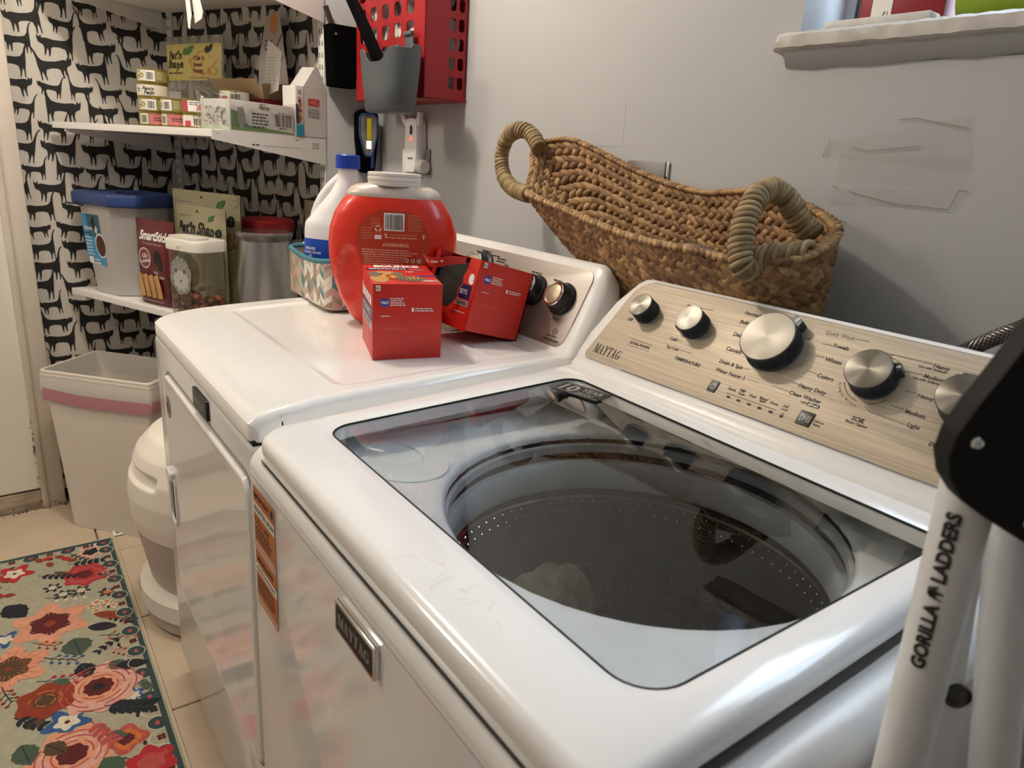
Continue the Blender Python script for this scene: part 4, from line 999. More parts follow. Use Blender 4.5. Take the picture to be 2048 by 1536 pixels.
def wrapped(path, r, name, wraps, sub=8):
    P_ = smooth_path(path, sub); acc = [0]
    for i in range(1, len(P_)): acc.append(acc[-1]+(P_[i]-P_[i-1]).length)
    core = MB().tube(P_, r*.86, 10); up = None; h = core.build(name, HW[1], bk, world=True)
    mb = MB(); j = 0
    for k in range(wraps):
        s_ = acc[-1]*(k+.5)/wraps
        while j < len(acc)-2 and acc[j+1] < s_: j += 1
        f = (s_-acc[j])/max(1e-9, acc[j+1]-acc[j]); c = P_[j].lerp(P_[j+1], f); t = (P_[j+1]-P_[j]).normalized()
        a = t.orthogonal().normalized(); b_ = t.cross(a); lean = .25
        ring = [c+a*math.cos(q)*r+b_*math.sin(q)*r+t*(lean*r*math.cos(q+.7)) for q in [2*PI*i/14 for i in range(14)]]
        mb.tube(ring, acc[-1]/wraps*.62*rn.uniform(.9, 1.15), 6, k % 3 == 0, closed=True, flat=.75)
    mb.build('handle_wrap', HW, h, world=True, ang=80)
wrapped([(-1.290, .985, 1.330), (-1.322, .985, 1.360), (-1.362, .98, 1.369), (-1.405, .98, 1.352), (-1.425, .98, 1.312), (-1.405, .975, 1.268), (-1.358, .968, 1.243), (-1.300, .958, 1.236), (-1.26, .945, 1.235)], .0130, 'handle', 40)
wrapped([(-.655, .915, 1.172), (-.650, .888, 1.168), (-.659, .886, 1.195), (-.664, .892, 1.226), (-.668, .905, 1.252), (-.672, .930, 1.274), (-.668, .960, 1.280), (-.656, .985, 1.262), (-.640, 1.00, 1.235), (-.622, 1.012, 1.218)], .0150, 'handle', 34)
mb = MB()
for i in range(11):
    u = i/10; p = V((-.665, .895, 1.176)).lerp(V((-.594, .955, 1.196)), u); mb.tube([p+V((0, .014*math.cos(q), .016*math.sin(q))) for q in [2*PI*k/14 for k in range(14)]], .0058, 6, i % 2, closed=True)
mb.build('rim_wrap', HW, bk, world=True, ang=80)
# washing lying inside it
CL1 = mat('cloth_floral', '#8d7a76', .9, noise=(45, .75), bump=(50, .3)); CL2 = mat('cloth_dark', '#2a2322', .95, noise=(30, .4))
def clothlump(cx, cy, cz, rx, ry, rz, sd):
    mb = MB(); rn2 = random.Random(sd); ph = [rn2.uniform(0, 6) for _ in range(6)]
    def f(u, v):
        a = 2*PI*u; b_ = PI*(v-.5); k = 1+.13*math.sin(3*a+ph[0]+4*v)+.09*math.sin(7*a+ph[1]-6*v)+.07*math.sin(11*a+ph[2]+9*v)
        return (cx+rx*k*math.cos(b_)*math.cos(a), cy+ry*k*math.cos(b_)*math.sin(a), cz+rz*(k*math.sin(b_)+.12*math.sin(5*a+ph[3])*math.cos(b_)))
    mb.grid(36, 16, f); return mb
clothlump(-.850, 1.030, 1.128, .088, .032, .040, 3).build('folded_garment', CL1, ang=80, label='pinkish patterned garment lying inside the wicker basket', cat='garment')
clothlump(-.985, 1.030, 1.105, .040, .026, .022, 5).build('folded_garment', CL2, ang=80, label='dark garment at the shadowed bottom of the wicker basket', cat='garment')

# ------------------------------------------------------------------ braided hose behind the washer
hs = MB(); hp = smooth_path([(-.56, 1.055, .93), (-.49, 1.066, 1.005), (-.405, 1.075, 1.085), (-.352, 1.085, 1.128), (-.30, 1.09, 1.165), (-.23, 1.09, 1.20), (-.17, 1.09, 1.215)], 10)
hs.tube(hp, .0095, 14)
hose = hs.build('supply_hose', mat('hose_core', '#3e3b38', .5, .4), label='braided steel supply hose rising behind the washer console', cat='hose')
mb = MB(); acc = 0; L_ = sum((hp[i]-hp[i-1]).length for i in range(1, len(hp)))
def hpos(s_):
    f = max(0, min(.9999, s_))*(len(hp)-1); i = int(f); return hp[i].lerp(hp[i+1], f-i), (hp[i+1]-hp[i]).normalized()
for sg in (-1, 1):
    for k in range(10):
        pts = []
        for q in range(170):
            c, t = hpos(q/169); a = V((0, 1, 0)); a = (a-t*a.dot(t)).normalized(); b_ = t.cross(a); th = sg*q/169*L_/.0095*.8+2*PI*k/10
            pts.append(c+(a*math.cos(th)+b_*math.sin(th))*.0100)
        mb.tube(pts, .0009, 4)
mb.build('steel_braid', mat('braid_wire', '#8d8780', .35, .9), hose, world=True, kind='stuff')

# ------------------------------------------------------------------ folded step ladder in the right foreground
ALW = mat('ladder_white', '#dedddb', .38, noise=(9, .04)); LBK = mat('ladder_black', '#0b0b0c', .6, spec=.25)
CAMP = V((0, 0, 1.29))
lad = thing('step_ladder', 'white tubular step ladder with black hinge cap, close in the right foreground', 'ladder', (-.09, .42, 0))
def tubeleg(p0, p1, rx, ry, face, name='leg'):
    p0, p1 = V(p0), V(p1); t = (p1-p0).normalized(); x = V(face); x = (x-t*x.dot(t)).normalized(); y = t.cross(x)
    T = MX((x, y, t)).transposed().to_4x4(); T.translation = p0; L_ = (p1-p0).length
    o = circ(rx, 28, ry=ry); mb = MB().loft([[(p.x, p.y, 0) for p in o], [(p.x, p.y, L_) for p in o]], T=T, c0=True, c1=True)
    return mb.build(name, ALW, lad, world=True, ang=40), T
LO_ = V((-.133, .441, 0)); LW = V((.751, -.661, 0)).normalized(); LE = V((.661, .751, 0)).normalized()
def LP(e_, z, s_=0): p = LO_+LE*e_-LW*s_; return V((p.x, p.y, z))
legs = [((-.0015, 0), (-.0140, 1.150)), ]
A0_, A1_ = (.0190, 0, .016), (-.0052, 1.150, .016)
B0_, B1_ = (.2477, 0, .05), (.0379, 1.145, .05)
for off in (0, -.40):
    for a_, b_ in ((A0_, A1_), (B0_, B1_)):
        tubeleg(LP(a_[0], a_[1]+.004, a_[2]+off), LP(b_[0], b_[1], b_[2]+off), .0160, .0150, LW)
        f_ = LP(a_[0], 0, a_[2]+off)
        MB().prism(rrect(.042, .036, .008, 4, 2, f_.x, f_.y), -.001, .035, bev=.004).build('rubber_foot', RUBBER, lad, world=True)
    FT = MX((LE, V((0, 0, 1)), LW)).transposed().to_4x4(); FT.translation = LO_-LW*off
    cap_o = rq([(.030, 1.300), (.006, 1.258), (-.0090, 1.2230), (-.0190, 1.2000), (-.0262, 1.1842), (-.0330, 1.1666), (-.0345, 1.1523), (-.0301, 1.1391), (-.0207, 1.1277), (-.0078, 1.1198), (.0229, 1.1037), (.065, 1.090), (.095, 1.110), (.100, 1.230), (.085, 1.300)], .006, 3, 1)
    cpl = MB().prism(cap_o, -.008, .0095, T=FT, bev=.0025).build('hinge_cap', LBK, lad, world=True)
    for e_, z_ in ((-.0219, 1.1633), (.0166, 1.1195), (.055, 1.19)):
        sc = MB().lathe([(.0034, 0), (.0034, .0012), (.0026, .0022), (.0013, .0020), (.0011, .0008), (0, .0008)], 18, T=FT @ TR((e_, z_, .0092)))
        sc.build('screw', CHROME, cpl, world=True)
mb = MB().box((0, 0, 0), (.085, .40, .030), bev=.008, T=MX((LE, LW, V((0, 0, 1)))).transposed().to_4x4())
mb.map(lambda p: p+LO_+LE*.085+LW*.200+V((0, 0, 1.262))); mb.build('top_platform', LBK, lad, world=True)
for z_ in (.28, .56, .84):
    mb = MB().box((0, 0, 0), (.075, .37, .022), bev=.006, T=MX((LE, LW, V((0, 0, 1)))).transposed().to_4x4())
    mb.map(lambda p: p+LO_+LE*.022+LW*.20+V((0, 0, z_))); mb.build('step', LBK, lad, world=True)
FTB = MX((LE, V((0, 0, 1)), LW)).transposed().to_4x4(); FTB.translation = LO_-LW*.066
MB().prism(rq([(.004, 1.10), (.040, 1.10), (.062, .90), (.075, .80), (.052, .80), (.046, .92), (.030, 1.0)], .003, 3, 1), 0, .003, T=FTB).build('side_bracket', ALW, lad, world=True)
MB().lathe([(.0095, 0), (.0095, .003), (.0062, .004), (.0062, .006), (.004, .007), (0, .007)], 20, T=FTB @ TR((.0525, .948, .003))).build('bolt', mat('bolt_dark', '#4a4a48', .4, .8), lad, world=True)
MB().tube([FTB @ V((.006, .800, -.006)), FTB @ V((.0525, .948, -.006))], .006, 10).build('brace', ALW, lad, world=True)
# maker's name up the front leg
t = (LP(A1_[0], A1_[1], .016)-LP(A0_[0], A0_[1], .016)).normalized(); nf = LW*math.cos(.72)-LE*math.sin(.72); nf = (nf-t*nf.dot(t)).normalized()
GT = MX((t, nf.cross(t), nf)).transposed().to_4x4(); GT.translation = LP(-.0044, 1.1131, .016)+nf*.0160-t*.1045
g = MB(); g.text('GORILLA', 0, .0005, h=.0075, w_=.046, T=GT, z=.0003, bold=.05); g.text('LADDERS', .0605, .0005, h=.0075, w_=.046, T=GT, z=.0003, bold=.05)
# small ape emblem between the words (simplified knuckle-walker outline)
ape = [(0, -.45), (.10, -.45), (.13, -.2), (.22, -.05), (.36, -.08), (.44, -.45), (.56, -.45), (.58, -.1), (.70, .05), (.80, -.10), (.90, -.12), (.93, -.02), (.84, .12), (.80, .36), (.66, .48), (.52, .38), (.46, .46), (.30, .44), (.12, .30), (.04, .05)]
g.poly([(.0488+p[0]*.0098, .0004+p[1]*.0098) for p in ape], 0, GT, .0003); g.poly([(.0488+.63*.0098, .0004+.22*.0098), (.0488+.72*.0098, .0004+.24*.0098), (.0488+.68*.0098, .0004+.34*.0098)], 1, GT, .0005)
g.build('lettering', [TXT, ALW], lad, world=True, flat=True, recalc=False)

# ------------------------------------------------------------------ bracketed shelving on the alcove wall
def atA(s_, d, z): return AL(s_, d, z)
for s_, lab in ((.012, 'white slotted shelf rail in the papered corner'), (.733, 'white slotted shelf rail at the edge of the papered wall')):
    mb = MB().box((s_, 1.42, .0062), (.024, 1.60, .0112), T=TA, bev=.002); r = mb.build('shelf_rail', SHELFW, label=lab, cat='rail', group='shelf rails')
    sl = MB()
    for k in range(48):
        sl.box((s_-.005, .66+.0325*k, .0118), (.003, .014, .0006), T=TA); sl.box((s_+.005, .66+.0325*k, .0118), (.003, .014, .0006), T=TA)
    sl.build('rail_slots', DARK, r, world=True, kind='stuff')
def shelf(zt, lab, marks=False, th=.019, d1=.385):
    t = thing('wall_shelf', lab, 'shelf', AL(.33, .18, zt-th), AROT, group='white bracket shelves')
    o = [(-.015, .006), (.745, .006), (.745, d1), (-.078, d1)]
    T = TA @ MX(((1, 0, 0, 0), (0, 0, 1, 0), (0, 1, 0, 0), (0, 0, 0, 1)))
    mb = MB(); mb.prism(o, zt-th, zt, T=T, bev=.0015)
    inv = MX.Rotation(-AROT, 4, 'Z') @ MX.Translation(-t.location)
    mb.map(lambda p: inv @ p).build('board', SHELFW, t)
    for s_ in (-.004, .7475):
        out = [(0, zt-.0015), (.405, zt-.0025), (.405, zt-.0265), (.385, zt-.0285), (0, zt-.078)]
        B = MX.Translation(AL(s_, .012, 0)) @ MX((AN, V((0, 0, 1)), AU)).transposed().to_4x4()
        if s_ < 0: out = [(p, q-.019) for p, q in out[:1]]+[(.375, zt-.0205), (.375, zt-.0285)]+out[4:]
        mb = MB().prism(out, -.0012, .0012, T=B); mb.map(lambda p: inv @ p); br = mb.build('bracket', SHELFW, t)
        if marks and s_ > 0:
            m_ = MB(); m_.greek(.382, zt-.010, .012, 1, .004, .0022, 0, B, .0015, 3); m_.poly(circ(.0032, 14, .350, zt-.010), 1, B, .0015); m_.poly([(.278, zt-.031), (.268, zt-.031), (.268, zt-.0345), (.278, zt-.0345)], 2, B, .0015); m_.poly([(.264, zt-.031), (.254, zt-.031), (.254, zt-.0345), (.264, zt-.0345)], 2, B, .0015)
            m_.line((.24, zt-.034), (.10, zt-.034), .001, 0, B, .0015); m_.greek(.03, zt-.018, .03, 3, .006, .0028, 0, B, .0015, 5); m_.greek(.11, zt-.012, .014, 1, .006, .003, 0, B, .0015, 6)
            m_.map(lambda p: inv @ p); m_.build('bracket_print', [TXG, TXW, TXT], br, flat=True)
    return t
shelf(1.335, 'white bracket shelf holding cat food cans and cartons', True)
shelf(.800, 'white bracket shelf low on the papered wall holding pet food and canisters')
shelf(1.735, 'white bracket shelf at the top of the picture, seen from below')
# ---- upper shelf goods.  local frame of every item: x along the shelf, y towards the wall, z up
ZU = 1.3355
CG = mat('can_gold', '#a08c4a', .3, .75); CL_ = mat('can_label', '#d8d1bd', .45); OLV = mat('can_olive', '#8b8245', .45); PINK = mat('can_pink', '#c46e72', .45); CRED = mat('can_red', '#b5404a', .45)
CM = [CL_, OLV, PINK, CRED, TXT, TXW]
def can(s_, d, z, lab, kind, r=.0415, h=.0385, rz=0, grp='stacked cat food cans'):
    t = thing('cat_food_can', lab, 'can', AL(s_, d, z), AROT+.75+rz, grp)
    MB().lathe([(0, .0015), (r-.004, .0015), (r-.002, 0), (r, .001), (r, .0035), (r-.0012, .005), (r-.0012, h-.0055), (r, h-.004), (r, h-.001), (r-.002, h), (r-.0045, h-.001), (r-.005, h-.003), (0, h-.003)], 40).build('can_body', CG, t)
    W_ = r*2.9; hh = h-.010; y0 = .005
    m_ = MB(); k = 26
    rings = [[(-W_/2+W_*i/k, y, .0002) for i in range(k+1)] for y in (y0, y0+hh)]
    m_.loft(rings, {'olive': 1, 'barcode': 1, 'pink': 1, 'red': 3, 'white': 0, 'name': 0}[kind], closed=False)
    def quad(x0, x1, mi, z=.0005, a=y0, b=y0+hh):
        n = 6; m_.loft([[(x0+(x1-x0)*i/n, y, z) for i in range(n+1)] for y in (a, b)], mi, closed=False)
    if kind in ('olive', 'barcode'):
        quad(-.036, -.006, 0); m_.bars(-.012+.006, y0+.004, .018, hh-.009, 14, 4, z=.0009, seed=3); quad(-.008, .016, 5, .0004)
        m_.poly(circ(.007, 16, -.020, y0+hh/2), 1, z=.0008); m_.greek(-.034, y0+hh-.004, .010, 4, .006, .0025, 4, z=.0009, seed=2); m_.greek(.022, y0+hh-.006, .018, 4, .005, .0016, 0, z=.0009, seed=3)
    if kind == 'pink':
        quad(-.036, -.008, 0); m_.bars(-.030, y0+.004, .018, hh-.009, 14, 4, z=.0009, seed=4); quad(-.004, .052, 2); m_.greek(.006, y0+hh/2+.003, .034, 2, .006, .0022, 4, z=.0009, seed=5)
    if kind == 'name':
        m_.text('Fancy', -.002, y0+hh*.66, h=.0095, mi=4, z=.0008, bold=.02, slant=.3, align='C'); m_.text('Feast', .000, y0+hh*.28, h=.0090, mi=4, z=.0008, bold=.02, slant=.3, align='C'); m_.greek(-.036, y0+hh*.6, .010, 2, .006, .003, 4, z=.0008, seed=6)
    if kind == 'red':
        quad(-.02, .03, 5); quad(.004, .028, 3, .0008, y0+.004, y0+hh-.008); m_.greek(-.016, y0+hh-.005, .036, 2, .005, .002, 4, z=.0009, seed=7)
    if kind == 'white':
        quad(-.05, .05, 5); m_.bars(-.006, y0+.003, .028, hh-.010, 16, 4, z=.0009, seed=8); m_.greek(-.006, y0+hh-.002, .028, 1, .004, .002, 4, z=.0009, seed=9); quad(-.034, -.014, 3, .0007, y0, y0+hh*.5)
    m_.map(bend(r-.0004)); m_.build('label', CM, t, flat=True, recalc=False)
    return t
can(.395, .340, ZU, 'olive cat food can at the bottom left of the four-high stack', 'pink')
can(.395, .340, ZU+.0385, 'olive cat food can second from the bottom of the tall stack', 'olive')
can(.392, .338, ZU+.077, 'cat food can with a printed name, third up in the tall stack', 'name')
can(.392, .336, ZU+.1155, 'topmost cat food can of the tall stack, barcode showing', 'barcode')
can(.478, .325, ZU, 'cat food can with pink label right of the tall stack, bottom one', 'pink', rz=-.3)
can(.478, .325, ZU+.0385, 'olive cat food can right of the tall stack, upper one', 'olive', rz=-.5)
can(.560, .315, ZU, 'red and white cat food can below its twin beside the plastic-wrapped tray', 'white')
can(.560, .315, ZU+.0385, 'red and white cat food can on top of its twin beside the tray', 'red')
can(.568, .196, ZU+.077, 'topmost pale cat food can peeping up behind the plastic-wrapped tray', 'white', grp='cans behind the tray')
can(.568, .196, ZU, 'bottom can of the pale stack behind the plastic-wrapped tray', 'white', grp='cans behind the tray')
can(.568, .196, ZU+.0385, 'middle can of the pale stack behind the plastic-wrapped tray', 'white', grp='cans behind the tray')
# treat pouch hung behind
PCR = mat('pouch_cream', '#b5a55c', .5); PCL = mat('pouch_clear', '#8f8b80', .25, alpha=.45); GRN = mat('print_green', '#3f6a2c', .6); ORN = mat('print_potato', '#b5732e', .6); MAR = mat('print_maroon', '#7a2a1e', .6); PUR = mat('print_purple', '#6f5a92', .6)
def leaf(mb, x, y, l, a, mi, z=.001):
    d = V((math.cos(a), math.sin(a))); q = V((-d.y, d.x)); pts = []
    for k in range(9): f = k/8; pts.append(V((x, y))+d*l*f+q*l*.24*math.sin(PI*f))
    for k in range(7, 0, -1): f = k/8; pts.append(V((x, y))+d*l*f-q*l*.24*math.sin(PI*f))
    mb.poly(pts, mi, z=z)
def sheet(w_, h, bulge, mats_, name, parent, nx=14, ny=16, th=.004, gus=.0, wob=.002, sd=1):
    """a filled pouch: front and back skins, sealed at the edges; local x 0..w, z 0..h, front is -y"""
    r_ = random.Random(sd); ph = [r_.uniform(0, 6) for _ in range(5)]
    def fy(u, v):
        e = min(1, min(u, 1-u)/.16)*min(1, min(1-v, .35)/.35 if v > .65 else 1)*(1 if v > .1 else .75+2.5*v)
        return bulge*sst(e)+wob*math.sin(5*u+ph[0])*math.sin(6*v+ph[1])*sst(e)
    mb = MB()
    mb.grid(nx, ny, lambda u, v: (w_*u, -th/2-fy(u, v), h*v)); mb.grid(nx, ny, lambda u, v: (w_*u, th/2+fy(u, v)*.8, h*v))
    mb.build(name, mats_, parent, ang=70)
    return fy
def onsheet(w_, h, fy, th=.004, d=.0008): return lambda p: (p.x, -th/2-fy(min(1, max(0, p.x/w_)), min(1, max(0, p.y/h)))-d-p.z, p.y)
def curvy(mb, word, x, y, w_, h, mi, z=.001, sd=3):
    """bouncy logo lettering"""
    r_ = random.Random(sd); n = len(word); adv = w_/sum((.5 if c in " '" else (.75 if c in 'tijlf' else 1)) for c in word)
    for c in word:
        k = .5 if c in " '" else (.75 if c in 'tijlf' else 1)
        if c != ' ': mb.text(c, x+adv*k/2, y+r_.uniform(-.06, .06)*h, h=h*(1 if c.isupper() else .95), w_=adv*k*.94, mi=mi, z=z, bold=.035, align='C', rot=r_.uniform(-.08, .08))
        x += adv*k
PM = [PCR, TXT, GRN, ORN, MAR, PUR, TXW]
tp_ = thing('treat_pouch', 'yellow pet treat pouch with a hang slot standing behind the cat food cans', 'pouch', AL(.128, .105, ZU), AROT)
fy = sheet(.285, .285, .016, PCL, 'pouch_skin', tp_, th=.003)
m_ = MB(); n = 16; a0, b0 = .152, .262
m_.loft([[(.006+.273*i/n, a0+(b0-a0)*j/6, 0) for i in range(n+1)] for j in range(7)], 0, closed=False); m_.map(onsheet(.285, .285, fy, .003)); m_.build('printed_panel', PCR, tp_, ang=70)
m_ = MB(); curvy(m_, "Pet'n", .026, .229, .072, .026, 1, 0.0004); curvy(m_, 'Shape', .020, .201, .090, .026, 1, .0004, 5); leaf(m_, .108, .228, .052, .55, 2, .0006); leaf(m_, .100, .228, .028, 1.1, 2, .0004)
r_ = random.Random(4); m_.poly([(.198+.060*math.cos(t)*(1+.12*math.sin(5*t)), .204+.032*math.sin(t)*(1+.15*math.sin(4*t+1))) for t in [2*PI*k/30 for k in range(30)]], 3, z=.0003)
m_.poly([(.245+.020*math.cos(t), .180+.013*math.sin(t)) for t in [2*PI*k/20 for k in range(20)]], 3, z=.0003)
for i, s_ in enumerate(("Chik 'n", 'Sweet', 'Potato')): m_.text(s_, .158, .218-.0185*i, h=.0125, mi=4, z=.0008, bold=.03)
m_.poly([(.205, .244), (.214, .256), (.222, .250), (.236, .262), (.243, .255), (.238, .240), (.226, .232), (.212, .235)], 1, z=.0004); m_.greek(.026, .174, .08, 1, .006, .004, 1, z=.0006, seed=2); m_.greek(.14, .160, .10, 1, .006, .002, 4, z=.0006, seed=5)
m_.map(onsheet(.285, .285, fy, .003)); m_.build('pouch_print', PM, tp_, flat=True, recalc=False)
tag(MB().box((0, 0, .055), (.13, .006, .11), bev=.002).build('card_sheet', mat('grey_card', '#9b968e', .8), T=None), 'plain grey card propped behind the cans below the yellow pouch', 'card')
cdo = bpy.data.objects['card_sheet']; cdo.location = AL(.27, .205, ZU); cdo.rotation_euler = (0, 0, AROT)
# plastic-wrapped tray, its long printed face along the shelf end
tr = thing('canned_food_tray', 'white and green multipack tray of cat food in torn shrink wrap at the shelf end', 'tray', AL(.625, .355, ZU), AROT)
TW_, TDp, TH = .118, .222, .078
TRW = mat('tray_white', '#cfccc6', .5); TRG = mat('tray_green', '#6f8a58', .5)
mb = MB().box((TW_/2, TDp/2, TH/2), (TW_, TDp, TH), bev=.0015); mb.build('tray_carton', TRW, tr)
EF = frame((TW_+.0006, 0, 0), (0, 1, 0), (0, 0, 1)); m_ = MB()
m_.poly([(.004, .002), (.218, .002), (.218, .014), (.090, .016), (.050, .020), (.048, .046), (.004, .052)], 3, EF, .0002)
m_.poly([(.030, .012), (.036, .004), (.044, .012), (.050, .04), (.046, .058), (.040, .064), (.034, .060), (.026, .062), (.024, .04)], 5, EF, .0004)
m_.poly([(.036, .052), (.038, .055), (.040, .052)], 1, EF, .0006); m_.poly([(.043, .052), (.045, .055), (.047, .052)], 1, EF, .0006)
m_.poly([(.060, .016), (.218, .006), (.218, .062), (.060, .060)], 2, EF, .0004)
m_.text('Fancy', .098, .0665, h=.0105, mi=1, T=EF, z=.0008, bold=.02, slant=.3); m_.greek(.098, .074, .03, 1, .004, .002, 1, EF, .0008, 4); m_.greek(.072, .048, .06, 5, .0085, .0036, 1, EF, .0008, 6)
m_.bars(.150, .020, .062, .034, 17, 1, EF, .0008, 6); m_.greek(.165, .0155, .035, 1, .004, .0028, 1, EF, .0008, 8); m_.greek(.165, .058, .03, 1, .004, .002, 1, EF, .0008, 9)
m_.build('tray_print', [TRW, TXT, mat('tray_label', '#e2dfd9', .5), TRG, TXG, mat('cat_grey', '#9b9b98', .6)], tr, flat=True, recalc=False)
FF = frame((0, -.0006, 0), (1, 0, 0), (0, 0, 1)); m_ = MB(); r_ = random.Random(8)
for i in range(46):
    x, y = r_.uniform(.02, .105), r_.uniform(.016, .058); l = r_.uniform(.003, .010); a = r_.uniform(-.9, .9); w_ = r_.uniform(.0012, .0035); d = V((math.cos(a), math.sin(a)))*l/2
    m_.line(V((x, y))-d, V((x, y))+d, w_, 0, FF, .0002+.00003*i)
m_.poly([(.004, .002), (.116, .002), (.116, .012), (.004, .010)], 1, FF, .0002)
m_.build('front_print', [mat('smudge_grey', '#4c4945', .6), mat('pale_green', '#b9c7a4', .6)], tr, flat=True, recalc=False)
WRAP = glassy('shrink_wrap', (.86, .86, .85), (1, 1, 1), .10, 1.5, 3.0)
r_ = random.Random(12)
def wr(u, v):
    x = -.004+.130*u; yy = -.006-.004*abs(math.sin(9*u+4*v))-.003*math.sin(17*v+5*u); z = .100*v*(1-.25*math.sin(PI*u)*v)
    return (x, yy, z)
mb = MB(); mb.grid(26, 14, wr)
mb.grid(26, 12, lambda u, v: (TW_+.006+.004*abs(math.sin(11*u+3*v))*(.3+.7*v), -.004+.226*u, .010+(.076-.010*math.sin(PI*u))*v))
def tongue(u, v):
    a = 2*PI*v; r = .016*(1-.55*u)*(1+.2*math.sin(5*u*PI)); return (.050-.092*u+.006*math.sin(a*2), .018+.026*math.cos(a)*(.5+.5*(1-u)), .086+.036*u*(1-.2*u)+r*math.sin(a)*.6)
mb.grid(14, 14, tongue)
mb.build('torn_wrap', WRAP, tr, ang=30)
# opened brown carton with splayed flaps and leaflets
bc = thing('opened_carton', 'opened brown cardboard carton with splayed flaps behind the wrapped tray', 'carton', AL(.452, .140, ZU), AROT)
CDB = mat('carton_brown', '#8c7355', .85, noise=(20, .08)); CDR = mat('carton_red', '#8e1c1c', .6); CDI = mat('carton_inner', '#a88c6b', .85)
MB().box((.085, .058, .050), (.170, .112, .100)).build('carton_body', CDR, bc)
def panel(P_, name, mt, th=.0015):
    P_ = [V(p) for p in P_]; n = (P_[1]-P_[0]).cross(P_[2]-P_[1]).normalized()*th
    mb = MB(); k = len(P_); mb.add([p for p in P_]+[p+n for p in P_], [list(range(k)), [k+i for i in range(k)][::-1]]+[[i, (i+1) % k, k+(i+1) % k, k+i] for i in range(k)])
    return mb.build(name, mt, bc, flat=True)
panel([(.0, 0, .101), (.172, 0, .101), (.190, -.038, .150), (-.02, -.046, .150)], 'flap', CDI)
panel([(.172, .002, .101), (.172, .112, .101), (.182, .100, .150), (.180, -.01, .140)], 'flap', CDB)
panel([(0, .112, .101), (.170, .112, .101), (.150, .135, .175), (-.020, .125, .150)], 'flap', CDB)
panel([(0, 0, .101), (0, .112, .101), (-.060, .10, .160), (-.045, .01, .140)], 'flap', CDR)
for i, (P_, lab) in enumerate(((([(.05, 0), (.19, .01), (.125, .255), (.070, .24), (.045, .12)]), 'white instruction leaflet with orange spot standing in the brown carton'), (([(.085, .0), (.150, .02), (.165, .125), (.105, .16)]), 'folded white leaflet leaning right of the orange-spotted one'))):
    n = len(P_); T = MX.Translation(AL(.455+.062*i, .055+.065*(i == 1), ZU+.105)) @ MX.Rotation(AROT, 4, 'Z') @ MX.Rotation(-.10+.05*i, 4, 'X') @ XZ
    mb = MB().prism(P_, 0, .0012, T=T); lf = mb.build('leaflet', mat('leaflet_paper', '#b4aba2', .8), label=lab, cat='leaflet')
    m_ = MB()
    if i == 0:
        m_.poly([(.106+.017*math.cos(t), .218+.030*math.sin(t)) for t in [2*PI*k/20 for k in range(20)]], 1, T, .0016)
        for k in range(6): m_.line((.075+.012*k, .07+.004*k), (.092+.012*k, .105+.004*k), .0028, 0, T, .0016)
        m_.line((.12, .15), (.145, .19), .004, 0, T, .0016); m_.greek(.07, .17, .04, 3, .012, .004, 0, T, .0016, 3)
    else: m_.greek(.105, .11, .04, 9, .009, .0022, 2, T, .0016, 5)
    m_.build('leaflet_print', [TXT, mat('spot_orange', '#c8884a', .7), TXG], lf, world=True, flat=True)
# narrow printed box and white carton at the shelf end
kb = thing('treat_box', 'narrow teal and white pet food box between tray and white carton', 'box', AL(.696, .131, ZU), AROT)
MB().box((.027, .0155, .069), (.054, .030, .138), bev=.001).build('carton', TRW, kb)
EF = frame((.0545, 0, 0), (0, 1, 0), (0, 0, 1)); m_ = MB(); TEALB = mat('box_teal', '#1f86a0', .45); KIB = mat('print_kibble', '#b06a34', .6)
m_.poly([(0, 0), (.030, 0), (.030, .034), (0, .030)], 0, EF, .0003); m_.poly([(0, .034), (.012, .034), (.012, .085), (0, .090)], 3, EF, .0003)
for k in range(7): m_.poly([(.014+.006*math.cos(t)+.004*(k % 2), .045+.0085*k+.005*math.sin(t)) for t in [2*PI*q/10 for q in range(10)]], 1 if k % 3 else 2, EF, .0005)
m_.text('12', .008, .122, h=.010, mi=4, T=EF, z=.0004, bold=.02); m_.greek(.008, .106, .014, 2, .006, .0025, 4, EF, .0004, 3)
m_.build('box_print', [TEALB, KIB, mat('print_rust', '#8e3f22', .6), mat('box_navy2', '#23344f', .5), TXT], kb, flat=True, recalc=False)
wb = thing('white_carton', 'white pet food carton with a small red logo panel at the shelf end', 'carton', AL(.690, .099, ZU), AROT)
WBM = mat('carton_white', '#c9c4be', .55)
mb = MB().box((.029, .046, .069), (.058, .092, .138), bev=.0012); 
mb.add([(0, .0, .138), (.058, 0, .138), (.058, .092, .138), (0, .092, .138), (.012, .040, .196), (.056, .048, .196), (.056, .062, .196), (.012, .060, .196)], [[0, 1, 5, 4], [1, 2, 6, 5], [2, 3, 7, 6], [3, 0, 4, 7], [4, 5, 6, 7]])
mb.build('carton', WBM, wb, ang=20)
EF = frame((.0586, 0, 0), (0, 1, 0), (0, 0, 1)); m_ = MB()
m_.poly([(.018, .088), (.062, .088), (.062, .108), (.018, .108)], 0, EF, .0003); m_.text("Hill's", .040, .098, h=.010, mi=1, T=EF, z=.0006, align='C'); 
m_.greek(.016, .078, .054, 3, .0095, .0055, 2, EF, .0003, 4); m_.build('carton_print', [mat('logo_red', '#b8433a', .5), mat('logo_rose', '#e7a69a', .5), TXG], wb, flat=True, recalc=False)
